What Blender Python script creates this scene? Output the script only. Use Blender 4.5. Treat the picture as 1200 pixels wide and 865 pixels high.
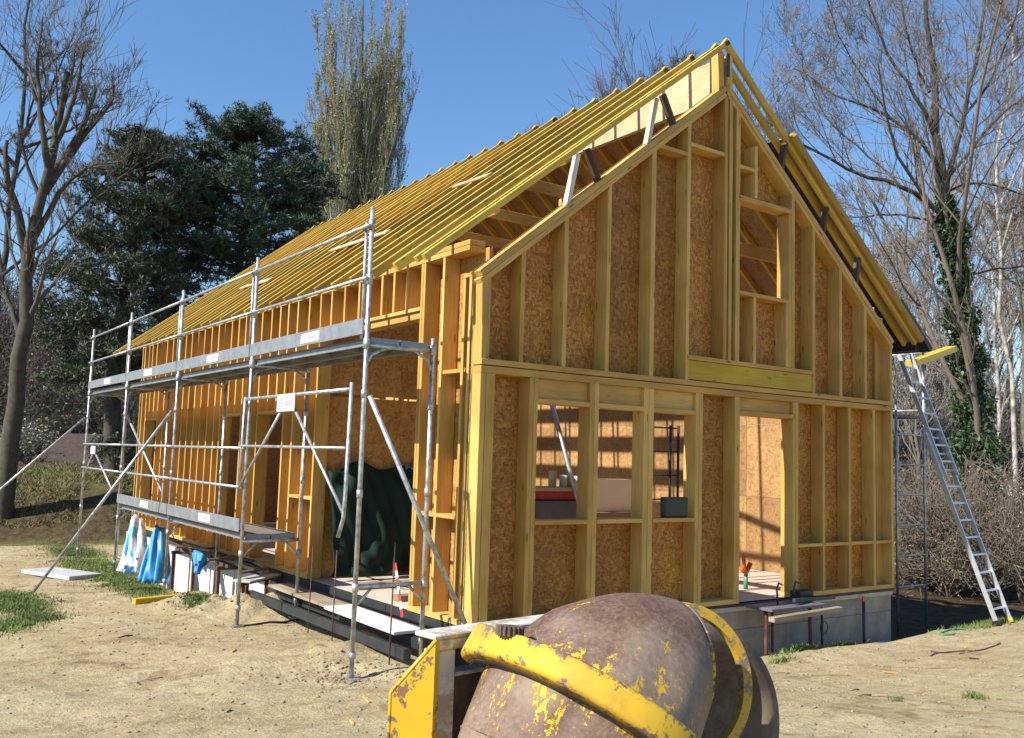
import bpy, bmesh, math, random
import numpy as np
from mathutils import Vector, Matrix

random.seed(7)
RNG = np.random.default_rng(11)
SC = bpy.context.scene
COL = SC.collection
for o in list(bpy.data.objects):
    bpy.data.objects.remove(o)

# ------------------------------------------------------------------ camera
CAM = np.array([-5.3777, -8.0638, 1.7842])
YAW, PITCH, ROLL, FPX = 0.6222, 0.0964, 0.0309, 1075.5
_f = np.array([math.sin(YAW)*math.cos(PITCH), math.cos(YAW)*math.cos(PITCH), math.sin(PITCH)])
_r = np.cross(_f, [0, 0, 1]); _r /= np.linalg.norm(_r); _u = np.cross(_r, _f)
CR = math.cos(ROLL)*_r + math.sin(ROLL)*_u
CU = -math.sin(ROLL)*_r + math.cos(ROLL)*_u
CF = _f
cd = bpy.data.cameras.new('camera')
cam = bpy.data.objects.new('camera', cd); COL.objects.link(cam)
cam.matrix_world = Matrix(((CR[0], CU[0], -CF[0], CAM[0]), (CR[1], CU[1], -CF[1], CAM[1]), (CR[2], CU[2], -CF[2], CAM[2]), (0, 0, 0, 1)))
cd.sensor_width = 36; cd.lens = FPX/1200*36; cd.clip_start = 0.05; cd.clip_end = 2000
SC.camera = cam

# ------------------------------------------------------------------ sky, sun, exposure
SUN_EL, SUN_PHI = math.radians(40.0), math.radians(4.0)     # sun over -X, a little towards +Y
w = bpy.data.worlds.new('World'); SC.world = w; w.use_nodes = True
nt = w.node_tree; nt.nodes.clear()
sky = nt.nodes.new('ShaderNodeTexSky'); sky.sky_type = 'NISHITA'; sky.sun_disc = False
sky.sun_elevation = SUN_EL; sky.sun_rotation = math.radians(270) + SUN_PHI
sky.air_density = 1.4; sky.dust_density = 0.0; sky.ozone_density = 10.0
bg = nt.nodes.new('ShaderNodeBackground'); bg.inputs['Strength'].default_value = 0.098
ow = nt.nodes.new('ShaderNodeOutputWorld')
nt.links.new(sky.outputs[0], bg.inputs[0]); nt.links.new(bg.outputs[0], ow.inputs[0])
sd = bpy.data.lights.new('sun', 'SUN'); sd.energy = 5.0; sd.angle = math.radians(0.53); sd.color = (1.0, 0.955, 0.885)
sun = bpy.data.objects.new('sun', sd); COL.objects.link(sun)
_sdir = Vector((-math.cos(SUN_PHI)*math.cos(SUN_EL), math.sin(SUN_PHI)*math.cos(SUN_EL), math.sin(SUN_EL)))
sun.rotation_euler = _sdir.to_track_quat('Z', 'Y').to_euler(); sun.location = _sdir*40
vs = SC.view_settings
vs.view_transform = 'Standard'; vs.look = 'None'; vs.gamma = 1; vs.exposure = 0.82; vs.use_curve_mapping = False

# ------------------------------------------------------------------ pixel helpers (pixels of the 1200 x 865 photograph)
def ray(x, y): return CF + CR*(x-600)/FPX - CU*(y-432.5)/FPX
def on(ax, v, x, y):
    d = ray(x, y); i = 'xyz'.index(ax); return CAM + d*((v-CAM[i])/d[i])
def at(x, y, dep): return CAM + ray(x, y)*dep

# ------------------------------------------------------------------ materials
def new_mat(name):
    m = bpy.data.materials.new(name); m.use_nodes = True
    n = m.node_tree.nodes; l = m.node_tree.links
    return m, n, l, n['Principled BSDF']
def ramp(n, stops):
    r = n.new('ShaderNodeValToRGB'); e = r.color_ramp.elements
    while len(e) < len(stops): e.new(0.5)
    for i, (p, c) in enumerate(stops): e[i].position = p; e[i].color = (*c, 1) if len(c) == 3 else c
    return r
def noise(n, l, vec, scale, detail=4, rough=0.6, dist=0.0):
    t = n.new('ShaderNodeTexNoise'); t.inputs['Scale'].default_value = scale; t.inputs['Detail'].default_value = detail
    t.inputs['Roughness'].default_value = rough; t.inputs['Distortion'].default_value = dist
    if vec is not None: l.new(vec, t.inputs['Vector'])
    return t
def mapping(n, l, kind='Object', scale=(1, 1, 1), rot=(0, 0, 0)):
    tc = n.new('ShaderNodeTexCoord'); mp = n.new('ShaderNodeMapping')
    mp.inputs['Scale'].default_value = scale; mp.inputs['Rotation'].default_value = rot
    l.new(tc.outputs[kind], mp.inputs['Vector']); return mp.outputs[0]
def mixc(n, l, fac, a, b, mode='MIX'):
    m = n.new('ShaderNodeMix'); m.data_type = 'RGBA'; m.blend_type = mode
    for k, v in ((0, fac), (6, a), (7, b)):
        if isinstance(v, (int, float)): m.inputs[k].default_value = v
        elif isinstance(v, tuple): m.inputs[k].default_value = (*v, 1) if len(v) == 3 else v
        else: l.new(v, m.inputs[k])
    return m.outputs[2]
def bump(n, l, height, strength, dist, b):
    bp = n.new('ShaderNodeBump'); bp.inputs['Strength'].default_value = strength; bp.inputs['Distance'].default_value = dist
    l.new(height, bp.inputs['Height']); l.new(bp.outputs[0], b.inputs['Normal'])

def mat_wood(name, light, dark, rough=0.62, var=0.30):
    m, n, l, b = new_mat(name)
    oi = n.new('ShaderNodeObjectInfo')
    tc = n.new('ShaderNodeTexCoord')
    off = n.new('ShaderNodeVectorMath'); off.operation = 'MULTIPLY_ADD'
    cmb = n.new('ShaderNodeCombineXYZ')
    mu = n.new('ShaderNodeMath'); mu.operation = 'MULTIPLY'; mu.inputs[1].default_value = 37.0; l.new(oi.outputs['Random'], mu.inputs[0])
    for i in range(3): l.new(mu.outputs[0], cmb.inputs[i])
    l.new(tc.outputs['Object'], off.inputs[0]); off.inputs[1].default_value = (1, 1, 1); l.new(cmb.outputs[0], off.inputs[2])
    mp = n.new('ShaderNodeMapping'); mp.inputs['Scale'].default_value = (1.1, 26, 26); l.new(off.outputs[0], mp.inputs['Vector'])
    g = noise(n, l, mp.outputs[0], 2.2, 5, 0.65, 0.6)
    r = ramp(n, [(0.30, dark), (0.5, light), (0.72, tuple(min(1, c*1.12) for c in light))]); l.new(g.outputs[0], r.inputs[0])
    mp2 = n.new('ShaderNodeMapping'); mp2.inputs['Scale'].default_value = (1.9, 9, 9); l.new(off.outputs[0], mp2.inputs['Vector'])
    v = n.new('ShaderNodeTexVoronoi'); v.inputs['Scale'].default_value = 1.0; l.new(mp2.outputs[0], v.inputs['Vector'])
    kr = ramp(n, [(0.06, (1, 1, 1)), (0.13, (0, 0, 0))]); l.new(v.outputs['Distance'], kr.inputs[0])
    c1 = mixc(n, l, kr.outputs[0], r.outputs[0], tuple(c*0.45 for c in dark))
    big = noise(n, l, off.outputs[0], 1.3, 2)
    r2 = ramp(n, [(0.3, (1-var, 1-var*1.1, 1-var*1.4)), (0.7, (1.0, 1.0, 1.0))]); l.new(big.outputs[0], r2.inputs[0])
    c2 = mixc(n, l, 1.0, c1, r2.outputs[0], 'MULTIPLY')
    r3 = ramp(n, [(0.0, (0.82, 0.74, 0.64)), (0.5, (0.96, 0.95, 0.92)), (1.0, (1.08, 1.10, 1.18))]); l.new(oi.outputs['Random'], r3.inputs[0])
    c3 = mixc(n, l, 1.0, c2, r3.outputs[0], 'MULTIPLY')
    l.new(c3, b.inputs['Base Color']); b.inputs['Roughness'].default_value = rough
    b.inputs['Specular IOR Level'].default_value = 0.3
    bump(n, l, g.outputs[0], 0.25, 0.002, b)
    return m

def mat_osb(name, cols, scale=1.0):
    m, n, l, b = new_mat(name)
    outs = []
    warp = noise(n, l, mapping(n, l), 6, 2)
    for rot, sc in (((0.3, 0.5, 0.2), (9, 9, 34)), ((1.2, 0.2, 0.9), (12, 30, 12)), ((0.4, 1.1, 1.4), (30, 11, 11))):
        mp = mapping(n, l, 'Object', tuple(s*scale for s in sc), rot)
        ad = n.new('ShaderNodeVectorMath'); ad.operation = 'ADD'; l.new(mp, ad.inputs[0])
        l.new(warp.outputs[1], ad.inputs[1])
        v = n.new('ShaderNodeTexVoronoi'); v.inputs['Scale'].default_value = 1.0; l.new(ad.outputs[0], v.inputs['Vector'])
        sp = n.new('ShaderNodeSeparateColor'); l.new(v.outputs['Color'], sp.inputs[0])
        outs.append((sp.outputs[0], v.outputs['Distance']))
    mk = noise(n, l, mapping(n, l), 13, 1)
    mk2 = noise(n, l, mapping(n, l, 'Object', (1, 1, 1), (0.5, 0.5, 0)), 15, 1)
    st1 = ramp(n, [(0.48, (0, 0, 0)), (0.52, (1, 1, 1))]); l.new(mk.outputs[0], st1.inputs[0])
    st2 = ramp(n, [(0.5, (0, 0, 0)), (0.54, (1, 1, 1))]); l.new(mk2.outputs[0], st2.inputs[0])
    a = mixc(n, l, st1.outputs[0], outs[0][0], outs[1][0]); a = mixc(n, l, st2.outputs[0], a, outs[2][0])
    r = ramp(n, [(i/(len(cols)-1), c) for i, c in enumerate(cols)]); l.new(a, r.inputs[0])
    fine = noise(n, l, mapping(n, l, 'Object', (20, 20, 60)), 4, 4)
    fr = ramp(n, [(0.3, (0.7, 0.66, 0.6)), (0.65, (1, 1, 1))]); l.new(fine.outputs[0], fr.inputs[0])
    c = mixc(n, l, 0.8, r.outputs[0], fr.outputs[0], 'MULTIPLY')
    oi = n.new('ShaderNodeObjectInfo'); sr = ramp(n, [(0.0, (0.80, 0.78, 0.76)), (1.0, (1.1, 1.1, 1.1))]); l.new(oi.outputs['Random'], sr.inputs[0]); c = mixc(n, l, 1.0, c, sr.outputs[0], 'MULTIPLY')
    bl = noise(n, l, mapping(n, l), 1.6, 3); br = ramp(n, [(0.35, (0.82, 0.80, 0.78)), (0.65, (1.06, 1.06, 1.06))]); l.new(bl.outputs[0], br.inputs[0]); c = mixc(n, l, 1.0, c, br.outputs[0], 'MULTIPLY')
    l.new(c, b.inputs['Base Color']); b.inputs['Roughness'].default_value = 0.6
    b.inputs['Specular IOR Level'].default_value = 0.35
    bump(n, l, a, 0.25, 0.003, b)
    return m

def mat_simple(name, col, rough=0.6, metal=0.0, var=0.25, scale=8.0, bmp=0.0, spec=0.5, col2=None, thresh=(0.35, 0.65)):
    m, n, l, b = new_mat(name)
    t = noise(n, l, mapping(n, l), scale, 5, 0.65)
    c2 = col2 or tuple(c*(1-var) for c in col)
    r = ramp(n, [(thresh[0], c2), (thresh[1], col)]); l.new(t.outputs[0], r.inputs[0])
    l.new(r.outputs[0], b.inputs['Base Color'])
    b.inputs['Roughness'].default_value = rough; b.inputs['Metallic'].default_value = metal; b.inputs['Specular IOR Level'].default_value = spec
    if bmp: bump(n, l, t.outputs[0], bmp, 0.01, b)
    return m

M = {}
M['stud'] = mat_wood('spruce_stud', (0.67, 0.412, 0.115), (0.52, 0.29, 0.068))
M['rafter'] = mat_wood('yellow_treated_rafter', (0.68, 0.45, 0.07), (0.55, 0.32, 0.035))
M['beam_yellow'] = mat_wood('yellow_beam', (0.60, 0.42, 0.03), (0.48, 0.30, 0.02))
M['pale'] = mat_wood('pale_plank', (0.64, 0.50, 0.30), (0.5, 0.36, 0.2))
M['darkwood'] = mat_wood('dark_wood', (0.12, 0.085, 0.06), (0.07, 0.045, 0.03), 0.8)
M['sunlit_wood'] = mat_wood('sunlit_strut_wood', (0.74, 0.68, 0.58), (0.66, 0.58, 0.46))  # strut wood whitened, sunlight on the left faces put into its colour
M['ochre'] = mat_wood('ochre_edge', (0.42, 0.26, 0.06), (0.32, 0.19, 0.04))
M['oldwood'] = mat_wood('weathered_plank', (0.34, 0.27, 0.19), (0.22, 0.16, 0.11), 0.8)
M['osb'] = mat_osb('osb', [(0.28, 0.105, 0.015), (0.40, 0.160, 0.025), (0.47, 0.200, 0.034), (0.64, 0.33, 0.075), (0.42, 0.170, 0.027)], 1.7)
M['osb_side'] = mat_osb('osb_side', [(0.34, 0.16, 0.04), (0.46, 0.23, 0.06), (0.52, 0.28, 0.075), (0.58, 0.34, 0.11)])
M['osb_in'] = mat_osb('osb_inner', [(0.30, 0.155, 0.055), (0.38, 0.215, 0.08), (0.45, 0.27, 0.11), (0.39, 0.23, 0.09)])
M['galv'] = mat_simple('galvanised_steel', (0.50, 0.52, 0.53), 0.46, 0.65, 0.35, 11.0, 0.12, col2=(0.27, 0.27, 0.26), thresh=(0.38, 0.56))
M['galv_flat'] = mat_simple('galvanised_board', (0.30, 0.315, 0.325), 0.5, 0.45, 0.3, 5.0, 0.05)
M['alu'] = mat_simple('aluminium', (0.72, 0.72, 0.70), 0.38, 0.7, 0.2, 6.0)
M['deckwood'] = mat_simple('scaffold_deck', (0.20, 0.17, 0.14), 0.75, 0, 0.4, 6.0)
M['steel_dark'] = mat_simple('dark_steel', (0.045, 0.05, 0.05), 0.5, 0.3, 0.4, 6.0)
M['rust'] = mat_simple('rusty_steel', (0.16, 0.06, 0.035), 0.85, 0.1, 0.5, 14.0, 0.1)
M['black'] = mat_simple('black_plastic', (0.015, 0.016, 0.018), 0.4, 0, 0.2)
M['membrane'] = mat_simple('black_membrane', (0.02, 0.02, 0.022), 0.55, 0, 0.3)
M['concrete'] = mat_simple('concrete_block', (0.40, 0.33, 0.25), 0.9, 0, 0.35, 3.0, 0.3)
M['mortar'] = mat_simple('mortar', (0.24, 0.21, 0.18), 0.95, 0, 0.3, 10.0, 0.3)
M['slab'] = mat_simple('floor_slab', (0.56, 0.47, 0.37), 0.85, 0, 0.2, 3.0)
M['white'] = mat_simple('white_panel', (0.66, 0.64, 0.59), 0.7, 0, 0.22, 4.0)
M['cream'] = mat_simple('cream_panel', (0.78, 0.74, 0.62), 0.6, 0, 0.06, 4.0)
M['sticker'] = mat_simple('white_sticker', (0.82, 0.82, 0.84), 0.4, 0, 0.05)
M['sticker_grey'] = mat_simple('sticker_grey_print', (0.36, 0.34, 0.45), 0.5, 0, 0.1)
M['sticker_red'] = mat_simple('sticker_red_print', (0.62, 0.36, 0.38), 0.5, 0, 0.1)
M['blue'] = mat_simple('blue_sheet', (0.05, 0.30, 0.62), 0.45, 0, 0.3, 3.0, 0.2)
M['bluewhite'] = mat_simple('pale_blue_sheet', (0.72, 0.76, 0.78), 0.45, 0, 0.3, 2.4, 0.2, col2=(0.10, 0.38, 0.66), thresh=(0.40, 0.47))
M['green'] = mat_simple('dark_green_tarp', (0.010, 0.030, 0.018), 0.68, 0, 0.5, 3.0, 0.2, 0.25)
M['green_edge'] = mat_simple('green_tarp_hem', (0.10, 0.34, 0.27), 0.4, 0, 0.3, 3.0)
M['red'] = mat_simple('red_plastic', (0.55, 0.04, 0.03), 0.5, 0, 0.15)
M['orange'] = mat_simple('orange_plastic', (0.75, 0.16, 0.02), 0.5, 0, 0.15)
M['cabinet'] = mat_simple('grey_cabinet', (0.13, 0.13, 0.12), 0.6, 0, 0.2)
M['slate'] = mat_simple('slate_board', (0.14, 0.14, 0.17), 0.6, 0, 0.3)
M['navy'] = mat_simple('navy_fabric', (0.03, 0.03, 0.07), 0.6, 0, 0.2)
M['hose'] = mat_simple('green_hose', (0.05, 0.28, 0.12), 0.5, 0, 0.2)
M['yellowpaint'] = mat_simple('yellow_paint', (0.72, 0.45, 0.02), 0.5, 0, 0.15, 5.0)
M['needle'] = mat_simple('pine_needles', (0.050, 0.098, 0.045), 0.6, 0, 0.45, 1.2)
M['needle2'] = mat_simple('old_pine_needles', (0.085, 0.108, 0.050), 0.6, 0, 0.5, 1.0)
M['ivy'] = mat_simple('ivy_leaves', (0.048, 0.100, 0.022), 0.45, 0, 0.6, 2.5)
M['drybush'] = mat_simple('dry_leaves', (0.16, 0.10, 0.05), 0.8, 0, 0.4, 1.5)
M['bark'] = mat_simple('dark_bark', (0.082, 0.070, 0.052), 0.95, 0, 0.5, 6.0, 0.6)
M['bark_lichen'] = mat_simple('lichen_bark', (0.17, 0.155, 0.11), 0.95, 0, 0.55, 4.0, 0.6)
M['twig'] = mat_simple('bare_twigs', (0.125, 0.105, 0.088), 0.9, 0, 0.3, 1.0)
M['twig_pale'] = mat_simple('pale_twigs', (0.21, 0.165, 0.125), 0.9, 0, 0.3, 1.0)
M['twig_grey'] = mat_simple('grey_twigs', (0.25, 0.215, 0.18), 0.9, 0, 0.3, 1.0)
M['twig_pop'] = mat_simple('poplar_twigs', (0.34, 0.31, 0.19), 0.9, 0, 0.3, 0.3)
M['budpop'] = mat_simple('poplar_catkins', (0.34, 0.32, 0.09), 0.8, 0, 0.35, 0.4)
M['bud'] = mat_simple('bursting_buds', (0.30, 0.24, 0.12), 0.8, 0, 0.35, 0.5)
M['birch'] = mat_simple('birch_bark', (0.42, 0.38, 0.32), 0.8, 0, 0.6, 3.0, col2=(0.14, 0.115, 0.09), thresh=(0.40, 0.58))
M['blossom'] = mat_simple('white_blossom', (0.70, 0.68, 0.62), 0.8, 0, 0.2, 2.0)
M['grassblade'] = mat_simple('grass_blades', (0.175, 0.235, 0.050), 0.7, 0, 0.5, 1.8)
M['clod'] = mat_simple('dirt_clods', (0.33, 0.27, 0.165), 0.95, 0, 0.4, 9.0, 0.5)
M['clod_dark'] = mat_simple('moist_dirt', (0.30, 0.215, 0.14), 0.95, 0, 0.4, 9.0, 0.5)
M['thatch'] = mat_simple('brown_roof', (0.065, 0.045, 0.034), 0.95, 0, 0.4, 6.0, 0.5)
M['plasterw'] = mat_simple('white_plaster', (0.74, 0.74, 0.70), 0.8, 0, 0.1, 2.0)
M['greyboard'] = mat_simple('grey_board', (0.42, 0.43, 0.42), 0.75, 0, 0.2, 3.0)

# ground
def mat_ground():
    m, n, l, b = new_mat('dirt_ground')
    tc = n.new('ShaderNodeTexCoord'); P = tc.outputs['Object']
    n1 = noise(n, l, P, 0.55, 5, 0.6); n2 = noise(n, l, P, 5.0, 6, 0.7); n3 = noise(n, l, P, 38.0, 5, 0.75)
    st = n.new('ShaderNodeMapping'); st.inputs['Rotation'].default_value = (0, 0, -YAW); st.inputs['Scale'].default_value = (1.0, 4.5, 1); l.new(P, st.inputs['Vector'])
    n4 = noise(n, l, st.outputs[0], 2.2, 5, 0.7, 0.5)
    ad = n.new('ShaderNodeMath'); ad.operation = 'ADD'; l.new(n2.outputs[0], ad.inputs[0]); l.new(n4.outputs[0], ad.inputs[1])
    hf = n.new('ShaderNodeMath'); hf.operation = 'MULTIPLY'; hf.inputs[1].default_value = 0.5; l.new(ad.outputs[0], hf.inputs[0])
    r = ramp(n, [(0.33, (0.257, 0.192, 0.106)), (0.43, (0.386, 0.314, 0.182)), (0.54, (0.445, 0.373, 0.221)), (0.68, (0.541, 0.445, 0.279))]); l.new(hf.outputs[0], r.inputs[0])
    r1 = ramp(n, [(0.35, (0.84, 0.80, 0.74)), (0.62, (1, 1, 1))]); l.new(n1.outputs[0], r1.inputs[0])
    r3 = ramp(n, [(0.30, (0.62, 0.58, 0.52)), (0.5, (1, 1, 1))]); l.new(n3.outputs[0], r3.inputs[0])
    c = mixc(n, l, 1.0, r.outputs[0], r1.outputs[0], 'MULTIPLY'); c = mixc(n, l, 0.75, c, r3.outputs[0], 'MULTIPLY')
    n5 = noise(n, l, P, 1.35, 7, 0.72, 0.8); r5 = ramp(n, [(0.36, (0.66, 0.60, 0.52)), (0.47, (1, 1, 1))]); l.new(n5.outputs[0], r5.inputs[0]); c = mixc(n, l, 0.9, c, r5.outputs[0], 'MULTIPLY')
    v6 = n.new('ShaderNodeTexVoronoi'); v6.inputs['Scale'].default_value = 9.0; l.new(P, v6.inputs['Vector']); n6 = noise(n, l, P, 2.1, 4, 0.6)
    r6 = ramp(n, [(0.05, (1, 1, 1)), (0.13, (0, 0, 0))]); l.new(v6.outputs['Distance'], r6.inputs[0]); r7 = ramp(n, [(0.50, (0, 0, 0)), (0.60, (1, 1, 1))]); l.new(n6.outputs[0], r7.inputs[0])
    f6 = mixc(n, l, 1.0, r6.outputs[0], r7.outputs[0], 'MULTIPLY'); f6 = mixc(n, l, 0.55, (0, 0, 0), f6); c = mixc(n, l, f6, c, (0.17, 0.115, 0.07))
    # rough vegetation away from the building plot
    at_ = n.new('ShaderNodeAttribute'); at_.attribute_name = 'veg'
    gr = ramp(n, [(0.30, (0.10, 0.072, 0.038)), (0.5, (0.12, 0.13, 0.035)), (0.66, (0.17, 0.19, 0.05))]); l.new(n4.outputs[0], gr.inputs[0])
    gm = n.new('ShaderNodeMath'); gm.operation = 'MULTIPLY_ADD'; l.new(n2.outputs[0], gm.inputs[0]); gm.inputs[1].default_value = 0.8; gm.inputs[2].default_value = -0.4
    gs = n.new('ShaderNodeMath'); gs.operation = 'ADD'; l.new(gm.outputs[0], gs.inputs[0]); l.new(at_.outputs['Fac'], gs.inputs[1])
    gf = ramp(n, [(0.42, (0, 0, 0)), (0.58, (1, 1, 1))]); l.new(gs.outputs[0], gf.inputs[0])
    c = mixc(n, l, gf.outputs[0], c, gr.outputs[0])
    al = n.new('ShaderNodeAttribute'); al.attribute_name = 'litter_shade'  # leaf litter and dark soil, with ground shadow painted in
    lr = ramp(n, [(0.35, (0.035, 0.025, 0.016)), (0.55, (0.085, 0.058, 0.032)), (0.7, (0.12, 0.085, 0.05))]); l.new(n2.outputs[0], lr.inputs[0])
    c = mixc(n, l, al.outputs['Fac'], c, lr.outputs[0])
    l.new(c, b.inputs['Base Color']); b.inputs['Roughness'].default_value = 0.95; b.inputs['Specular IOR Level'].default_value = 0.1
    s = n.new('ShaderNodeMath'); s.operation = 'MULTIPLY_ADD'; l.new(n3.outputs[0], s.inputs[0]); s.inputs[1].default_value = 0.25; l.new(n2.outputs[0], s.inputs[2])
    bump(n, l, s.outputs[0], 0.95, 0.06, b)
    return m
M['ground'] = mat_ground()

def mat_drum():
    m, n, l, b = new_mat('rusty_drum_paint')
    P = mapping(n, l)
    a = noise(n, l, mapping(n, l, 'Object', (12, 12, 4.5), (0.2, 0.3, 0)), 1.0, 7, 0.75); c_ = noise(n, l, P, 75, 6, 0.78); d = noise(n, l, P, 3.0, 4, 0.6)
    rust = ramp(n, [(0.30, (0.085, 0.045, 0.027)), (0.5, (0.155, 0.098, 0.064)), (0.70, (0.26, 0.19, 0.14))]); l.new(c_.outputs[0], rust.inputs[0])
    wr = ramp(n, [(0.35, (0.72, 0.62, 0.58)), (0.65, (1.12, 1.1, 1.08))]); l.new(d.outputs[0], wr.inputs[0])
    base = mixc(n, l, 1.0, rust.outputs[0], wr.outputs[0], 'MULTIPLY')
    st = n.new('ShaderNodeMath'); st.operation = 'MULTIPLY_ADD'; l.new(c_.outputs[0], st.inputs[0]); st.inputs[1].default_value = 0.5; l.new(a.outputs[0], st.inputs[2])
    # paint survives near the gear band, flakes off away from it
    sx = n.new('ShaderNodeSeparateXYZ'); tc = n.new('ShaderNodeTexCoord'); l.new(tc.outputs['Object'], sx.inputs[0])
    az = n.new('ShaderNodeMath'); az.operation = 'ABSOLUTE'; l.new(sx.outputs[2], az.inputs[0])
    mz = n.new('ShaderNodeMath'); mz.operation = 'MULTIPLY_ADD'; l.new(az.outputs[0], mz.inputs[0]); mz.inputs[1].default_value = -0.75; l.new(st.outputs[0], mz.inputs[2])
    pf = ramp(n, [(0.745, (0, 0, 0)), (0.765, (1, 1, 1))]); l.new(mz.outputs[0], pf.inputs[0])
    hz_ = noise(n, l, P, 2.6, 8, 0.68); hr = ramp(n, [(0.46, (0, 0, 0)), (0.70, (0.55, 0.55, 0.55))]); l.new(hz_.outputs[0], hr.inputs[0])
    base = mixc(n, l, hr.outputs[0], base, (0.35, 0.275, 0.20))
    c = mixc(n, l, pf.outputs[0], base, (0.60, 0.35, 0.02))
    l.new(c, b.inputs['Base Color']); b.inputs['Specular IOR Level'].default_value = 0.4
    rr = ramp(n, [(0.3, (0.46, 0.46, 0.46)), (0.7, (0.78, 0.78, 0.78))]); l.new(c_.outputs[0], rr.inputs[0]); l.new(rr.outputs[0], b.inputs['Roughness'])
    cr = noise(n, l, P, 26, 8, 0.8); cm = n.new('ShaderNodeMath'); cm.operation = 'MULTIPLY'; l.new(cr.outputs[0], cm.inputs[0]); l.new(hr.outputs[0], cm.inputs[1])
    cs = n.new('ShaderNodeMath'); cs.operation = 'MULTIPLY_ADD'; l.new(cm.outputs[0], cs.inputs[0]); cs.inputs[1].default_value = 1.2; l.new(pf.outputs[0], cs.inputs[2])
    bump(n, l, cs.outputs[0], 0.5, 0.003, b)
    return m
M['drum'] = mat_drum()
def mat_chip(name, paint, under, lo=0.36, hi=0.40, sc=9, rough=0.42):
    m, n, l, b = new_mat(name)
    a = noise(n, l, mapping(n, l), sc, 7, 0.74); k = noise(n, l, mapping(n, l), 3.0, 3)
    f = ramp(n, [(lo, (0, 0, 0)), (hi, (1, 1, 1))]); l.new(a.outputs[0], f.inputs[0])
    sh = ramp(n, [(0.3, tuple(c*0.8 for c in paint)), (0.7, paint)]); l.new(k.outputs[0], sh.inputs[0])
    c = mixc(n, l, f.outputs[0], under, sh.outputs[0]); l.new(c, b.inputs['Base Color'])
    b.inputs['Roughness'].default_value = rough; bump(n, l, f.outputs[0], 0.25, 0.002, b)
    return m
M['chip_yellow'] = mat_chip('chipped_yellow_paint', (0.62, 0.37, 0.015), (0.17, 0.10, 0.06), 0.43, 0.45, 11)
def mat_guard():
    m, n, l, b = new_mat('worn_guard_paint')
    a = noise(n, l, mapping(n, l), 16, 8, 0.78); k = noise(n, l, mapping(n, l), 4.0, 5, 0.65); g = noise(n, l, mapping(n, l), 60, 4, 0.7)
    sx = n.new('ShaderNodeSeparateXYZ'); tc = n.new('ShaderNodeTexCoord'); l.new(tc.outputs['Object'], sx.inputs[0])
    az = n.new('ShaderNodeMath'); az.operation = 'ABSOLUTE'; l.new(sx.outputs[2], az.inputs[0])
    mz = n.new('ShaderNodeMath'); mz.operation = 'MULTIPLY_ADD'; l.new(az.outputs[0], mz.inputs[0]); mz.inputs[1].default_value = -4.2; l.new(a.outputs[0], mz.inputs[2])
    f = ramp(n, [(0.335, (0, 0, 0)), (0.36, (1, 1, 1))]); l.new(mz.outputs[0], f.inputs[0])
    sh = ramp(n, [(0.30, (0.36, 0.22, 0.03)), (0.48, (0.58, 0.36, 0.025)), (0.7, (0.66, 0.42, 0.03))]); l.new(k.outputs[0], sh.inputs[0])
    un = ramp(n, [(0.35, (0.10, 0.06, 0.04)), (0.65, (0.24, 0.17, 0.12))]); l.new(g.outputs[0], un.inputs[0])
    c = mixc(n, l, f.outputs[0], un.outputs[0], sh.outputs[0]); l.new(c, b.inputs['Base Color']); b.inputs['Roughness'].default_value = 0.66; b.inputs['Specular IOR Level'].default_value = 0.3
    bump(n, l, f.outputs[0], 0.35, 0.002, b); return m
M['guard'] = mat_guard()
M['chip_hoop'] = mat_chip('worn_hoop_paint', (0.60, 0.36, 0.025), (0.20, 0.15, 0.11), 0.44, 0.48, 12, 0.68)
M['chip_white'] = mat_chip('chipped_grey_paint', (0.60, 0.57, 0.50), (0.34, 0.27, 0.19), 0.44, 0.52, 9, 0.7)
M['dusty'] = mat_chip('dusty_metal', (0.17, 0.125, 0.085), (0.08, 0.052, 0.036), 0.42, 0.60, 8, 0.8)

# ------------------------------------------------------------------ object helpers
def tag(o, label=None, cat=None, group=None, kind=None):
    if label: o['label'] = label
    if cat: o['category'] = cat
    if group: o['group'] = group
    if kind: o['kind'] = kind
    return o
LOC = {}
def thing(name, label, cat, loc=(0, 0, 0), group=None):
    o = bpy.data.objects.new(name, None); COL.objects.link(o); o.location = [float(v) for v in loc]; o.empty_display_size = 0.2
    LOC[o.name] = Vector(o.location); return tag(o, label, cat, group)
def link(name, me, mat, parent=None, matrix=None):
    o = bpy.data.objects.new(name, me)
    if mat is not None and not len(me.materials): me.materials.append(M[mat])
    COL.objects.link(o)
    if parent is not None:
        o.parent = parent
        base = LOC.get(parent.name)
        o.matrix_parent_inverse = Matrix.Translation(-base) if base is not None else parent.matrix_basis.inverted()
    if matrix is not None: o.matrix_basis = matrix
    return o
_cache = {}
def box_mesh(L, W, H, mat, bev=0.004):
    key = ('b', round(L, 3), round(W, 3), round(H, 3), mat, bev)
    if key in _cache: return _cache[key]
    bm = bmesh.new(); bmesh.ops.create_cube(bm, size=1.0)
    for v in bm.verts: v.co = Vector((v.co.x*L, v.co.y*W, v.co.z*H))
    if bev: bmesh.ops.bevel(bm, geom=bm.edges[:], offset=min(bev, 0.3*min(L, W, H)), segments=1, affect='EDGES')
    me = bpy.data.meshes.new('piece'); bm.to_mesh(me); bm.free(); me.materials.append(M[mat]); _cache[key] = me
    return me
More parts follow.
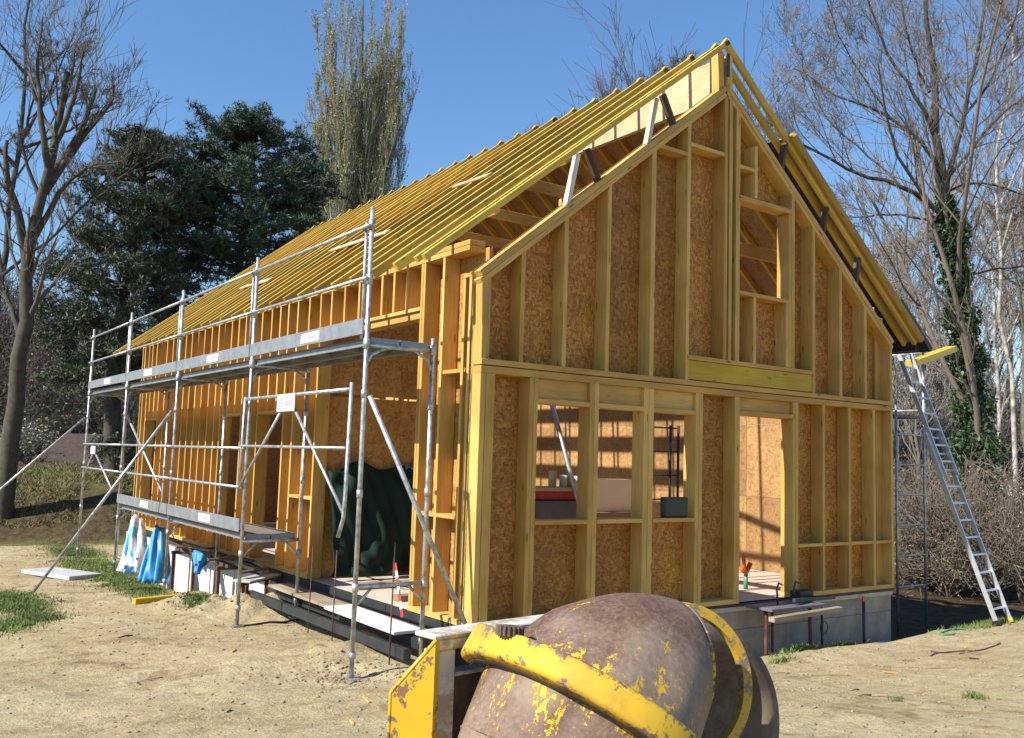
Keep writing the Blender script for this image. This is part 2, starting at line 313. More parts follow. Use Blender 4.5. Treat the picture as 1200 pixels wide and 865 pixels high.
def frame(p0, p1, up=(0, 0, 1)):
    p0, p1 = Vector([float(v) for v in p0]), Vector([float(v) for v in p1]); X = (p1-p0).normalized(); U = Vector(up)
    if abs(X.dot(U.normalized())) > 0.98: U = Vector((0, 1, 0))
    Y = U.cross(X).normalized(); Z = X.cross(Y).normalized(); c = (p0+p1)/2
    return Matrix(((X.x, Y.x, Z.x, c.x), (X.y, Y.y, Z.y, c.y), (X.z, Y.z, Z.z, c.z), (0, 0, 0, 1))), (p1-p0).length
def beam(name, p0, p1, wd, ht, mat, parent=None, up=(0, 0, 1), bev=0.004):
    mx, L = frame(p0, p1, up)
    return link(name, box_mesh(L, wd, ht, mat, bev), None, parent, mx)
def block(name, lo, hi, mat, parent=None, bev=0.004, axis=None):
    lo, hi = np.minimum(lo, hi).astype(float), np.maximum(lo, hi).astype(float); d = hi-lo; c = (lo+hi)/2
    ax = axis if axis is not None else int(np.argmax(d))
    # long axis becomes the piece's local X so that the grain runs along it
    if ax == 0: R_ = Matrix.Identity(3); dims = (d[0], d[1], d[2])
    elif ax == 1: R_ = Matrix(((0, -1, 0), (1, 0, 0), (0, 0, 1))); dims = (d[1], d[0], d[2])
    else: R_ = Matrix(((0, 0, -1), (0, 1, 0), (1, 0, 0))); dims = (d[2], d[1], d[0])
    return link(name, box_mesh(*dims, mat, bev), None, parent, Matrix.Translation(Vector(c)) @ R_.to_4x4())
def mesh_from(verts, faces, mat=None, smooth=False):
    me = bpy.data.meshes.new('mesh'); me.from_pydata([tuple(map(float, v)) for v in verts], [], faces); me.validate()
    if smooth: me.polygons.foreach_set('use_smooth', [True]*len(me.polygons))
    if mat: me.materials.append(M[mat])
    return me
def tube_mesh(pts, rad, sides=8, mat=None, caps=True):
    pts = [Vector([float(c) for c in p]) for p in pts]; rr = rad if hasattr(rad, '__len__') else [rad]*len(pts)
    vs_, fs = [], []; prev = None
    for i, p in enumerate(pts):
        t = (pts[min(i+1, len(pts)-1)]-pts[max(i-1, 0)]).normalized()
        a = prev if prev is not None else (Vector((0, 0, 1)) if abs(t.z) < 0.9 else Vector((1, 0, 0)))
        a = (a-t*a.dot(t)).normalized(); b_ = t.cross(a); prev = a
        for k in range(sides):
            th = 2*math.pi*k/sides; vs_.append(p+(a*math.cos(th)+b_*math.sin(th))*rr[i])
    for i in range(len(pts)-1):
        for k in range(sides):
            k2 = (k+1) % sides; fs.append((i*sides+k, i*sides+k2, (i+1)*sides+k2, (i+1)*sides+k))
    if caps: fs.append(tuple(range(sides))[::-1]); fs.append(tuple((len(pts)-1)*sides+k for k in range(sides)))
    return mesh_from(vs_, fs, mat, True)
def tube(name, pts, rad, mat, parent=None, sides=8):
    return link(name, tube_mesh(pts, rad, sides, mat), None, parent)
def prism(name, poly, axis, lo, hi, mat, parent=None):
    """polygon in the plane across `axis`, pushed from lo to hi"""
    n_ = len(poly); vs_ = []
    for v in (lo, hi):
        for a, b_ in poly:
            c = [a, b_]; c.insert(axis, v); vs_.append(c)
    fs = [tuple(range(n_)), tuple(range(n_, 2*n_))[::-1]] + [(i, (i+1) % n_, n_+(i+1) % n_, n_+i) for i in range(n_)]
    me = mesh_from(vs_, fs, mat)
    bm = bmesh.new(); bm.from_mesh(me); bmesh.ops.recalc_face_normals(bm, faces=bm.faces[:]); bm.to_mesh(me); bm.free()
    return link(name, me, None, parent)

# value noise for shaping (numpy)
def vnoise(x, y, seed=0):
    x = np.asarray(x, float); y = np.asarray(y, float); xi = np.floor(x).astype(int); yi = np.floor(y).astype(int)
    fx = x-xi; fy = y-yi; fx = fx*fx*(3-2*fx); fy = fy*fy*(3-2*fy)
    def h(a, b):
        v = (a*374761393+b*668265263+seed*974711) & 0x7fffffff
        v = ((v ^ (v >> 13))*1274126177) & 0x7fffffff
        return (v % 10007)/10007.0
    return (h(xi, yi)*(1-fx)+h(xi+1, yi)*fx)*(1-fy)+(h(xi, yi+1)*(1-fx)+h(xi+1, yi+1)*fx)*fy
def fbm(x, y, seed=0, oct=4):
    v = 0; a = 0.5
    for o_ in range(oct): v = v+a*(vnoise(x*2**o_, y*2**o_, seed+o_)-0.5); a *= 0.5
    return v
def sstep(a, b, v): t = np.clip((v-a)/(b-a), 0, 1); return t*t*(3-2*t)

# ------------------------------------------------------------------ ground
def ground_z(x, y):
    x = np.asarray(x, float); y = np.asarray(y, float)
    z = np.interp(y, [-30, -9, -5, -2.5, -1.0, 1, 4, 8, 14, 17, 30, 300], [0.25, 0.16, 0.02, -0.2, -0.33, -0.38, -0.44, -0.55, -0.66, -0.62, -0.4, -0.4])
    zr = np.interp(y, [-30, -9, -5, -2.5, -1.2, 300], [0.25, 0.1, -0.15, -0.38, -0.52, -0.56])
    k = sstep(1.0, 3.5, x); z = z*(1-k)+zr*k
    # bank to the left behind
    d = (y-16.4)+0.22*(x+3); bank = sstep(0, 3.6, d)*(1-sstep(3.0, 6.0, x))*(1.12+0.5*sstep(-2.2, 0.4, x))*(1-0.25*sstep(9, 16, d)); z = z+bank
    z = z+sstep(30, 60, y)*0.5
    # trench around the gable foundation and the hollow on the right of the house
    edge = -0.50+0.10*fbm(x*0.9, y*0, 5)*2
    tr = sstep(edge-0.12, edge+0.25, y)*sstep(0.6, 2.0, x)*(1-sstep(16, 24, x))*(1-sstep(20, 30, y)); z = z-0.5*tr
    rough = np.where((x > -8) & (x < 14) & (y < 17), 1.0, 2.0)
    z = z+rough*(0.10*fbm(x*0.55, y*0.55, 1)+0.05*fbm(x*2.6, y*2.6, 9, 3))
    z = z-0.34*sstep(-0.95, -0.42, x)*(1-sstep(0.3, 0.6, x))*sstep(4.7, 5.6, y)*(1-sstep(10.6, 12.2, y))
    # ruts in the drive
    t = x*0.85+y*0.5; z = z-0.035*np.exp(-((np.sin(t*0.9)+0.95)/0.25)**2)*(y < 6)
    # spoil heaps and the churned holes by the scaffold feet
    for cx, cy, r_, h in ((-0.62, 4.6, 0.70, 0.24), (-1.25, 5.5, 0.45, 0.15), (-0.95, 1.25, 0.5, 0.12), (-2.0, 1.2, 0.5, 0.06), (-1.75, 0.55, 0.45, -0.05), (-1.05, 0.25, 0.45, -0.06)):
        z = z+h*np.exp(-((x-cx)**2+(y-cy)**2)/r_**2)*(1+1.6*fbm(x*5, y*5, 3))
    return z
def gz(x, y): return float(ground_z(np.array([x]), np.array([y]))[0])
N = 340
uu = np.linspace(-1, 1, N)
gx = 1.0+11.5*uu+390*np.sign(uu)*np.abs(uu)**9; gy = 3.0+13.5*uu+390*np.sign(uu)*np.abs(uu)**9
GX, GY = np.meshgrid(gx, gy, indexing='xy'); GZ = ground_z(GX, GY)
vv = np.stack([GX, GY, GZ], -1).reshape(-1, 3)
idx = np.arange(N*N).reshape(N, N); q = np.stack([idx[:-1, :-1], idx[:-1, 1:], idx[1:, 1:], idx[1:, :-1]], -1).reshape(-1, 4)
def np_mesh(verts, faces, mat, smooth=False):
    me = bpy.data.meshes.new('mesh'); nv, nf = len(verts), len(faces); k = faces.shape[1]
    me.vertices.add(nv); me.vertices.foreach_set('co', np.ascontiguousarray(verts, dtype=np.float32).ravel())
    me.loops.add(nf*k); me.loops.foreach_set('vertex_index', np.ascontiguousarray(faces, dtype=np.int32).ravel())
    me.polygons.add(nf); me.polygons.foreach_set('loop_start', np.arange(0, nf*k, k, dtype=np.int32))
    if smooth: me.polygons.foreach_set('use_smooth', np.ones(nf, dtype=bool))
    me.update(calc_edges=True); me.materials.append(M[mat]); return me
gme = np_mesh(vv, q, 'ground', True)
X_, Y_ = vv[:, 0], vv[:, 1]
veg = np.maximum.reduce([sstep(15.8, 17.2, Y_+0.22*(X_+3)), sstep(11, 13, X_)*sstep(-1.5, 1.0, Y_+(X_-11)*0.05), sstep(9.0, 10.0, X_)*sstep(1.5, 3.0, Y_), 1-sstep(-15, -12, X_)])
gp1 = on('z', -0.35, 20, 715); gp2 = on('z', -0.55, 150, 685)
GP = []
for px_, py_, rx_, ry_ in ((4, 700, 0.45, 0.8), (22, 712, 0.42, 0.7), (42, 724, 0.30, 0.40), (10, 735, 0.35, 0.5), (100, 660, 0.45, 1.1), (120, 672, 0.45, 1.0), (145, 683, 0.42, 0.8), (170, 692, 0.38, 0.6), (200, 702, 0.35, 0.45), (232, 708, 0.22, 0.3), (88, 648, 0.5, 1.3), (150, 664, 0.35, 0.8)):
    g_ = on('z', -0.5, px_, py_); g_ = on('z', gz(g_[0], g_[1]), px_, py_); GP.append((g_[0], g_[1], rx_, ry_))
for cx, cy, rx, ry in GP:
    veg = np.maximum(veg, 0.85*np.exp(-(((X_-cx)/rx)**2+((Y_-cy)/ry)**2)))
ga = gme.attributes.new('veg', 'FLOAT', 'POINT'); ga.data.foreach_set('value', veg.astype(np.float32))
shade_litter = np.maximum(sstep(7.6, 8.0, X_)*sstep(-0.45, -0.2, Y_), sstep(10, 14, X_)*sstep(-2, 4, Y_))  # right of the house: brown litter, its shadow darkened into the colour
shade_litter = np.maximum(shade_litter, sstep(27, 33, Y_))
d_ = (Y_-16.4)+0.22*(X_+3); shade_litter = np.maximum(shade_litter, 0.9*sstep(0.15, 0.5, d_)*(1-sstep(2.0, 3.4, d_+1.6*fbm(X_*0.8, Y_*0.8, 21)))*(X_ < 5))  # lower bank: dark soil with the tree shadow painted into it
gb = gme.attributes.new('litter_shade', 'FLOAT', 'POINT'); gb.data.foreach_set('value', shade_litter.astype(np.float32))
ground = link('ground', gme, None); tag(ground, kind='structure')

# ------------------------------------------------------------------ house under construction
HW, HL = 7.67, 14.15           # gable width, length
SL = 0.80                       # roof slope
house = thing('timber_frame_house', 'unfinished timber frame house with open yellow rafters and board sheathing', 'house', (0, 0, 0))
H = house
D = 0.205
ST = 0.045
# --- gable wall, outer face y = 0
def gstud(x0, x1, z0, z1, name='stud'): return block(name, (x0, 0, z0), (x1, D, z1), 'stud', H)
def gplate(x0, x1, z0, z1, y0=0.0, name='plate'): return block(name, (x0, y0, z0), (x1, D, z1), 'stud', H, axis=0)
ZT = 2.675                      # underside of lower top plate
gplate(0.0, 4.13, 0.0, 0.06); gplate(5.23, HW, 0.0, 0.06)
gplate(0.0, HW, ZT, 2.755, -0.002); gplate(0.0, HW, 2.765, 2.83, -0.006)
low = [(0.0, 0.07), (0.075, 0.19), (0.655, 0.715), (0.718, 0.775), (1.53, 1.60), (1.603, 1.67), (2.39, 2.47), (2.473, 2.555), (3.29, 3.355), (3.358, 3.42), (4.03, 4.13), (5.23, 5.285), (5.288, 5.355), (5.90, 5.96), (6.52, 6.58), (7.14, 7.20), (7.61, HW)]
for a, b_ in low: gstud(a, b_, 0.06, ZT)
for a, b_ in ((0.775, 1.53), (1.67, 2.39), (2.555, 3.29)):
    gplate(a, b_, 1.06, 1.11, -0.012, 'window_sill'); gplate(a, b_, 2.395, 2.45, 0.0, 'window_head')
    block('lintel', (a, 0.05, 2.45), (b_, D, ZT), 'stud', H, axis=0)
gplate(4.13, 5.23, 2.44, 2.50, 0.0, 'door_head'); block('lintel', (4.13, 0.04, 2.50), (5.23, D, ZT), 'stud', H, axis=0)
for a, b_ in ((5.355, 5.90), (5.96, 6.52), (6.58, 7.14), (7.20, 7.61)): gplate(a, b_, 0.675, 0.72, 0.0, 'nogging')
def gosb(x0, x1, z0, z1, mat='osb'): return block('sheathing_panel', (x0, D+0.002, z0), (x1, D+0.016, z1), mat, H, 0.001, axis=2)
gosb(0.16, 0.72, 0.03, 2.7); gosb(0.722, 1.565, 0.03, 1.10); gosb(1.567, 2.47, 0.03, 1.10); gosb(2.472, 3.355, 0.03, 1.10)
gosb(3.357, 4.10, 0.03, 2.7); gosb(5.26, 6.55, 0.03, 2.7); gosb(6.552, 7.66, 0.03, 2.7); gosb(0.722, 3.355, 2.46, 2.7)
# upper gable: plate line z = 3.78 + SL*x  (top of the sloping plate)
ZE, ZP = 3.80, 6.88
def plate_top(x): x = np.minimum(x, HW-x); return ZE + (ZP-ZE)/(HW/2)*x
def ustud(x0, x1, z0=2.83, z1=None):
    xm0, xm1 = x0, x1
    t0, t1 = plate_top(x0)-0.165, plate_top(x1)-0.165
    if z1 is not None: t0 = t1 = z1
    return prism('stud', [(x0, z0), (x1, z0), (x1, t1), (x0, t0)], 1, 0.0, D, 'studv', H)
M['studv'] = mat_wood('spruce_stud_upright', (0.67, 0.412, 0.115), (0.52, 0.29, 0.068))
# upright grain for prisms whose local axes are the world's
for nd in M['studv'].node_tree.nodes:
    if nd.type == 'MAPPING':
        s_ = nd.inputs['Scale'].default_value; nd.inputs['Scale'].default_value = (s_[1], s_[1], s_[0])
BM0, BM1 = 3.15, 5.66            # yellow beam span
for a, b_ in ((0.0, 0.055), (0.495, 0.55), (1.095, 1.15), (1.745, 1.80), (2.46, 2.53), (3.09, 3.145), (6.31, 6.37), (6.93, 6.99), (7.60, HW-0.01)): ustud(a, b_)
ustud(5.67, 5.73)
for a, b_ in ((3.79, 3.85), (3.885, 3.945)): ustud(a, b_, 3.15)
ustud(4.02, 4.10, 3.15); ustud(5.20, 5.265, 3.15); ustud(5.135, 5.195, 3.15, 5.33)
ustud(4.385, 4.44, 3.15, 4.05); ustud(4.40, 4.455, 5.42, 6.15); ustud(5.08, 5.13, 3.15, 4.05)
gplate(4.10, 5.135, 4.05, 4.10, -0.01, 'window_sill'); gplate(4.10, 5.20, 5.34, 5.41, 0.0, 'window_head')
link('glulam_beam', box_mesh(BM1-BM0, 0.11, 0.245, 'beam_yellow'), None, H, Matrix.Translation((0.5*(BM0+BM1), 0.06, 2.963)))
gplate(3.12, 5.66, 3.09, 3.148, -0.008)
gplate(2.53, 3.09, 5.72, 5.77, 0.0, 'nogging'); gplate(3.145, 3.79, 5.87, 5.92, 0.0, 'nogging'); gplate(4.10, 4.40, 5.78, 5.83, 0.0, 'nogging')
# sloping plates, two layers
def slope_piece(name, x0, x1, off0, off1, y0, y1, mat):
    pts = [(x0, plate_top(x0)+off0), (x1, plate_top(x1)+off0), (x1, plate_top(x1)+off1), (x0, plate_top(x0)+off1)]
    p0 = Vector((x0, (y0+y1)/2, plate_top(x0)+(off0+off1)/2)); p1 = Vector((x1, (y0+y1)/2, plate_top(x1)+(off0+off1)/2))
    c = math.cos(math.atan(SL)); up = (0, 0, 1)
    return beam(name, p0, p1, y1-y0, abs(off1-off0)*c, mat, H, up)
XM = HW/2
for a, b_ in ((-0.01, XM-0.03), (HW+0.01, XM+0.03)):
    slope_piece('sloping_plate', a, b_, 0.0, -0.085, -0.012, D+0.02, 'stud'); slope_piece('sloping_plate', a, b_, -0.09, -0.165, -0.004, D, 'stud')
# upper sheathing panels cut to the slope, window left open
def uosb(x0, x1, z0, z1=None):
    xs = [x0, x1] if not (x0 < XM < x1) else [x0, XM, x1]
    top = [(x, (plate_top(x)-0.10) if z1 is None else z1) for x in xs]
    return prism('sheathing_panel', [(x0, z0), (x1, z0)]+top[::-1], 1, D+0.002, D+0.016, 'osb', H)
uosb(0.02, 1.77, 2.80); uosb(1.772, 3.12, 2.80); uosb(3.122, 4.06, 2.80); uosb(4.062, 5.16, 2.80, 4.07); uosb(4.062, 5.16, 5.38); uosb(5.162, 6.34, 2.80); uosb(6.342, 7.62, 2.80)
# ladder struts carrying the verge above the sloping plate, ridge post, hanger
def roof_top(x): return 3.84 + SL*(min(x, HW-x)+0.75)
def strut(x0, x1, mat='pale', y=0.07):
    beam('strut', (x0, y, plate_top(x0)-0.01), (x1, y, roof_top(x1)-0.13), 0.10, 0.045, mat, H, (1, 0, 0))
for x0, x1 in ((1.16, 1.30), (2.42, 2.56)): strut(x0, x1, 'sunlit_wood')
for x0, x1 in ((1.62, 1.42), (2.86, 2.66), (5.0, 5.1), (5.95, 6.05), (6.75, 6.85)): strut(x0, x1, 'darkwood', 0.05)
block('ridge_post', (3.70, 0.03, 6.70), (3.80, D, 7.30), 'stud', H); block('ridge_post', (3.84, 0.0, 6.72), (3.93, D, 7.30), 'stud', H)
block('joist_hanger', (3.80, -0.012, 6.98), (3.86, -0.004, 7.30), 'steel_dark', H, 0.001)
# --- roof
RD = 0.105
ys = [0.03, 0.21] + [0.66+0.518*i for i in range(26)]
def rafter(y, side, lo=-0.75, dz=0.0, rd=None):
    rd = rd or RD
    x0, x1 = lo, XM+0.02
    z0, z1 = 3.84+SL*(x0+0.75), 3.84+SL*(x1+0.75)
    if side: x0, x1 = HW-x0, HW-x1
    n_ = Vector((SL if side else -SL, 0, 1)).normalized()
    off = n_*(-rd/2+dz)
    return beam('rafter', Vector((x0, y, z0))+off, Vector((x1, y, z1))+off, 0.055, rd, 'rafter', H)
for i, y in enumerate(ys):
    rafter(y, 0, -0.75+random.uniform(-0.015, 0.015), random.uniform(-0.006, 0.006), 0.07 if i < 2 else None)
for i, y in enumerate(ys):
    rafter(y, 1, -0.73)
block('ridge_beam', (XM-0.045, 0.16, 6.70), (XM+0.035, HL-0.1, 7.27), 'pale', H)  # paler wood stands in for sunlight on the beam
# purlins under the left rafters, wide ones added to cast shadow bands inside; collar ties
for x in (1.75, 2.13, 2.51, 2.89, 3.27):
    zc = roof_top(x)-RD*1.30-0.035
    beam('added_purlin', (x, 3.6, zc), (x, HL-0.2, zc), 0.255, 0.045, 'stud', H, (-SL, 0, 1))
for x in (0.35, 1.35):
    zc = roof_top(x)-RD*1.30-0.035
    beam('added_purlin', (x, 0.3, zc), (x, HL-0.2, zc), 0.10, 0.045, 'stud', H, (-SL, 0, 1))
for y in np.arange(0.66+0.518*2+0.06, HL-0.5, 1.554):
    beam('collar_tie', (1.75, y, 5.50), (HW-1.75, y, 5.50), 0.045, 0.16, 'stud', H)
    beam('brace', (HW-0.75, y, 3.65), (HW-2.3, y, 5.42), 0.045, 0.10, 'rafter', H)
zc_ = float(on('y', 1.25, 890, 297)[2]); beam('collar_tie', (2.0, 1.25, zc_), (HW-1.1, 1.25, zc_), 0.06, 0.20, 'stud', H); beam('collar_tie', (1.2, 1.9, zc_-0.75), (HW-0.5, 1.9, zc_-0.75), 0.06, 0.20, 'stud', H)
# boards left lying on the rafters
for y0, y1, x, lab in ((3.3, 5.6, 0.55, 'long pale board lying across the lower rafters above the wide opening'), (7.2, 9.2, 0.35, 'pale board lying across the rafters near the eaves farther along the roof'), (2.2, 3.4, 1.5, 'short pale board lying higher up across the rafters')):
    zc = roof_top(x)+0.022
    tag(beam('loose_board', (x, y0, zc), (x+0.18, y1, zc+0.18*SL), 0.11, 0.025, 'pale', None, (-SL, 0, 1)), lab, 'board')
# right slope: boarding and black membrane
nR = Vector((SL, 0, 1)).normalized()
def right_panel(name, xa, xb, y0, y1, off, th, mat):
    a = Vector((xa, 0, roof_top(xa)))+nR*off; b2 = Vector((xb, 0, roof_top(xb)))+nR*off
    y = (y0+y1)/2
    return beam(name, (a.x, y, a.z), (b2.x, y, b2.z), y1-y0, th, mat, H, (SL, 0, 1), 0.001)
yy = 0.40
while yy < HL-0.3:
    y2 = min(yy+1.25, HL-0.05)
    right_panel('roof_board', 4.05, 6.48, yy, y2-0.004, 0.010, 0.018, 'osb_in'); right_panel('roof_board', 6.484, 8.42, yy, y2-0.004, 0.010, 0.018, 'osb_in'); yy = y2
right_panel('roof_membrane', 5.15, 8.46, 0.30, HL-0.02, 0.026, 0.006, 'membrane')
block('gutter_board', (8.40, 0.05, 3.70), (8.52, HL-0.1, 3.84), 'membrane', H)
right_panel('membrane_fold', 7.75, 8.62, -0.08, 1.2, 0.06, 0.09, 'membrane'); right_panel('membrane_fold', 7.2, 7.6, 0.35, 0.8, 0.10, 0.12, 'membrane')
right_panel('verge_board', 5.15, 8.44, 0.015, 0.31, 0.016, 0.026, 'oldwood')
beam('verge_roll', (5.14, -0.03, roof_top(5.14)+0.02), (8.44, -0.03, roof_top(8.44)+0.02), 0.12, 0.12, 'ochre', H, (0, 0, 1), 0.035)
# --- side wall, outer face x = 0
def sstud(y0, y1, z0, z1, name='stud', x0=0.0): return block(name, (x0, y0, z0), (D, y1, z1), 'stud', H)
def splate(y0, y1, z0, z1, name='plate', x0=-0.003): return block(name, (x0, y0, z0), (D, y1, z1), 'stud', H, axis=1)
def sosb(y0, y1, z0, z1, mat='osb_side'): return block('sheathing_panel', (D+0.002, y0, z0), (D+0.016, y1, z1), mat, H, 0.001, axis=2)
WT = 4.05
splate(0.30, HL, WT, WT+0.06); splate(0.30, HL, WT+0.063, WT+0.12)
block('plate', (-0.004, 0.15, 3.74), (D, 0.40, 3.79), 'stud', H, axis=1)
splate(0.15, 1.35, 0.0, 0.06); splate(4.22, HL, 0.0, 0.06)
# corner pier
for a, b_ in ((0.155, 0.19), (0.235, 0.285), (0.36, 0.405)): sstud(a, b_, 0.06, 3.74)
for a, b_ in ((0.81, 0.855), (1.245, 1.29), (1.30, 1.345)): sstud(a, b_, 0.06, WT)
splate(0.405, 0.81, 1.10, 1.145, 'nogging'); splate(0.855, 1.245, 1.10, 1.145, 'nogging'); splate(0.19, 0.81, 2.70, 2.745, 'nogging', 0.02)
sosb(0.17, 0.83, 0.03, 4.1); sosb(0.832, 1.34, 0.03, 4.1)
# knee strip over the wide opening
splate(1.345, 4.22, 3.49, 3.535); splate(1.345, 4.22, 3.40, 3.487, 'lintel', 0.03)
for y in (1.69, 2.02, 2.34, 2.67, 2.99, 3.43, 3.85): sstud(y-0.0225, y+0.0225, 3.535, WT)
sosb(1.342, 4.22, 3.42, 4.1)
# wall beyond the opening with a door and two windows
yD0, yD1 = 5.45, 6.50
yW = [(7.35, 8.35), (12.6, 13.5)]
osp = []
yst = [4.22, 4.62, 5.05, 5.42, 6.53, 6.85, 7.30, 8.40, 8.72, 9.12, 9.55, 9.95, 10.35, 10.75, 11.2, 11.65, 12.1, 12.55, 13.55, 13.9, 14.1]
for y in yst: sstud(y-0.0225, y+0.0225, 0.06, WT)
for a, b_ in ((yD0, yD1),)+tuple(yW):
    splate(a-0.03, b_+0.03, 2.36, 2.41, 'window_head', 0.0)
    for y in np.arange(a+0.3, b_-0.1, 0.36): sstud(y-0.0225, y+0.0225, 2.41, WT)
for a, b_ in yW:
    splate(a-0.03, b_+0.03, 0.42, 0.465, 'window_sill', -0.006)
    for y in np.arange(a+0.3, b_-0.1, 0.36): sstud(y-0.0225, y+0.0225, 0.06, 0.42)
for a, b_ in ((4.22, 4.60), (4.64, 5.03)): splate(a+0.02, b_, 1.10, 1.145, 'nogging')
for a, b_, z0, z1 in ((4.22, 5.43, 0.03, 4.1), (5.432, 6.52, 2.40, 4.1), (6.522, 7.32, 0.03, 4.1), (7.322, 8.38, 2.4, 4.1), (7.322, 8.38, 0.03, 0.45), (8.382, 10.0, 0.03, 4.1), (10.002, 11.4, 0.03, 4.1), (11.402, 12.58, 0.03, 4.1), (12.582, 13.52, 2.4, 4.1), (12.582, 13.52, 0.03, 0.45), (13.522, HL, 0.03, 4.1)):
    sosb(a, b_, z0, z1)
# --- inside: floor, right wall, back gable, partition with a slot, joists
block('floor', (0.05, 0.02, -0.10), (HW-0.02, HL-0.02, -0.004), 'slab', H, 0)
for z0, z1 in ((0.0, 1.24), (1.243, 2.49), (2.493, 4.3)):
    for y0 in np.arange(0.17, HL-0.3, 2.5):
        block('sheathing_panel', (HW-D-0.016, y0, z0), (HW-D-0.002, min(y0+2.496, HL-0.16), z1), 'osb_in', H, 0.001, axis=1)
for y in np.arange(0.16, HL, 0.62): block('stud', (HW-D, y, 0.0), (HW-0.004, y+0.05, 4.15), 'stud', H)
prism('back_gable', [(0.02, 0.0), (HW-0.02, 0.0), (HW-0.02, 4.1), (XM, 7.0), (0.02, 4.1)], 1, HL-0.13, HL-0.115, 'osb_in', H)
PY = 4.30
for a, b_, z0, z1 in ((0.17, 2.6, 0.0, 2.60), (0.17, 1.4, 2.64, 3.05), (1.402, 2.6, 2.63, 3.05), (0.17, 2.6, 3.053, 3.95)):
    block('partition_panel', (a, PY, z0), (b_, PY+0.016, z1), 'osb_side', H, 0.001, axis=0)
for x in (0.20, 0.82, 1.44, 2.06, 2.55): block('stud', (x, PY+0.017, 0.0), (x+0.045, PY+0.12, 3.95), 'stud', H)
beam('floor_joist', (2.65, 0.2, 2.72), (2.65, HL-0.3, 2.72), 0.08, 0.22, 'stud', H)
# --- foundation: block wall below the gable, insulation boards below the side wall
block('foundation_core', (0.10, 0.075, -1.30), (HW-0.02, 0.30, -0.03), 'mortar', H, 0)
block('foundation_core', (0.075, 0.10, -1.30), (0.30, HL-0.02, -0.11), 'mortar', H, 0)
for z1, z0, wd in ((-0.045, -0.34, 1.93), (-0.344, -1.25, 2.55)):
    x = 0.06
    while x < HW-0.1:
        block('concrete_panel', (x, 0.05+random.uniform(0, 0.006), z0), (min(x+wd, HW-0.01)-0.004, 0.12, z1), 'concrete', H, 0.004, axis=0); x += wd
block('sill_flashing', (0.02, 0.005, -0.04), (HW, 0.10, -0.004), 'membrane', H, 0.001)
y = 5.1
while y < 13.9:
    L = random.choice((0.34, 0.30, 0.26)); block('insulation_board', (-0.13+random.uniform(0, 0.012), y, -1.0), (-0.09, y+L-0.012, -0.12-random.uniform(0, 0.02)), 'white', H, 0.002, axis=2); y += L
block('ring_beam', (0.0, 0.16, -0.10), (0.06, HL, -0.008), 'steel_dark', H, 0.002)

# ------------------------------------------------------------------ scaffold along the side wall
XO, XI = -1.2, -0.42
SY = [0.30, 3.56, 6.86, 10.16, 13.48]
TR = 0.0242
scaf = thing('scaffold', 'galvanised tube scaffold with two deck levels along the long side wall', 'scaffold', (XO, 0.3, -0.35))
S = scaf
feet = {}
for i, y in enumerate(SY):
    for x in (XO, XI):
        g = gz(x, y); zt = 4.30 if x == XO else (3.02 if i == 0 else 2.95)
        if x == XI: g = max(g, -0.40) if i == 1 else g
        st = tube('standard', [(x, y, g+0.02), (x, y, zt)], TR, 'galv', S, 10)
        feet[(i, x)] = g
        bp = block('base_plate', (x-0.07, y-0.07, g+0.005), (x+0.07, y+0.07, g+0.016), 'galv', S, 0.001)
        tube('jack_nut', [(x, y, g+0.20), (x, y, g+0.26)], 0.035, 'galv', S, 10)
        for z in ((0.46, 1.38, 2.38) if x == XO else (0.45, 1.4, 2.3)):
            tube('coupler', [(x, y, z-0.04), (x, y, z+0.04)], 0.034, 'galv', S, 8)
    # deck transom with gussets
    tube('transom', [(XO, y, 2.88), (XI, y, 2.88)], TR, 'galv', S)
    for x, sx in ((XO, 1), (XI, -1)):
        tube('gusset', [(x, y, 2.66), (x+sx*0.06, y, 2.78), (x+sx*0.22, y, 2.87)], 0.018, 'galv', S, 6)
        tube('coupler', [(x, y, 2.84), (x, y, 2.94)], 0.036, 'galv', S, 8)
    for z in (3.55, 4.12): tube('coupler', [(XO, y, z-0.05), (XO, y, z+0.05)], 0.036, 'galv', S, 8)
    # second upright of the guard frame next to the standard
    if i in (0, 1, 2, 3): tube('guard_post', [(XO-0.005, y+0.11, 2.95), (XO-0.005, y+0.11, 4.16)], 0.017, 'galv', S, 8)
# near end frame: lower transom and gussets
tube('transom', [(XO, SY[0], 0.47), (XI, SY[0], 0.47)], 0.022, 'galv', S)
for x, sx in ((XO, 1), (XI, -1)): tube('gusset', [(x, SY[0], 0.27), (x+sx*0.18, SY[0], 0.45)], 0.016, 'galv', S, 6)
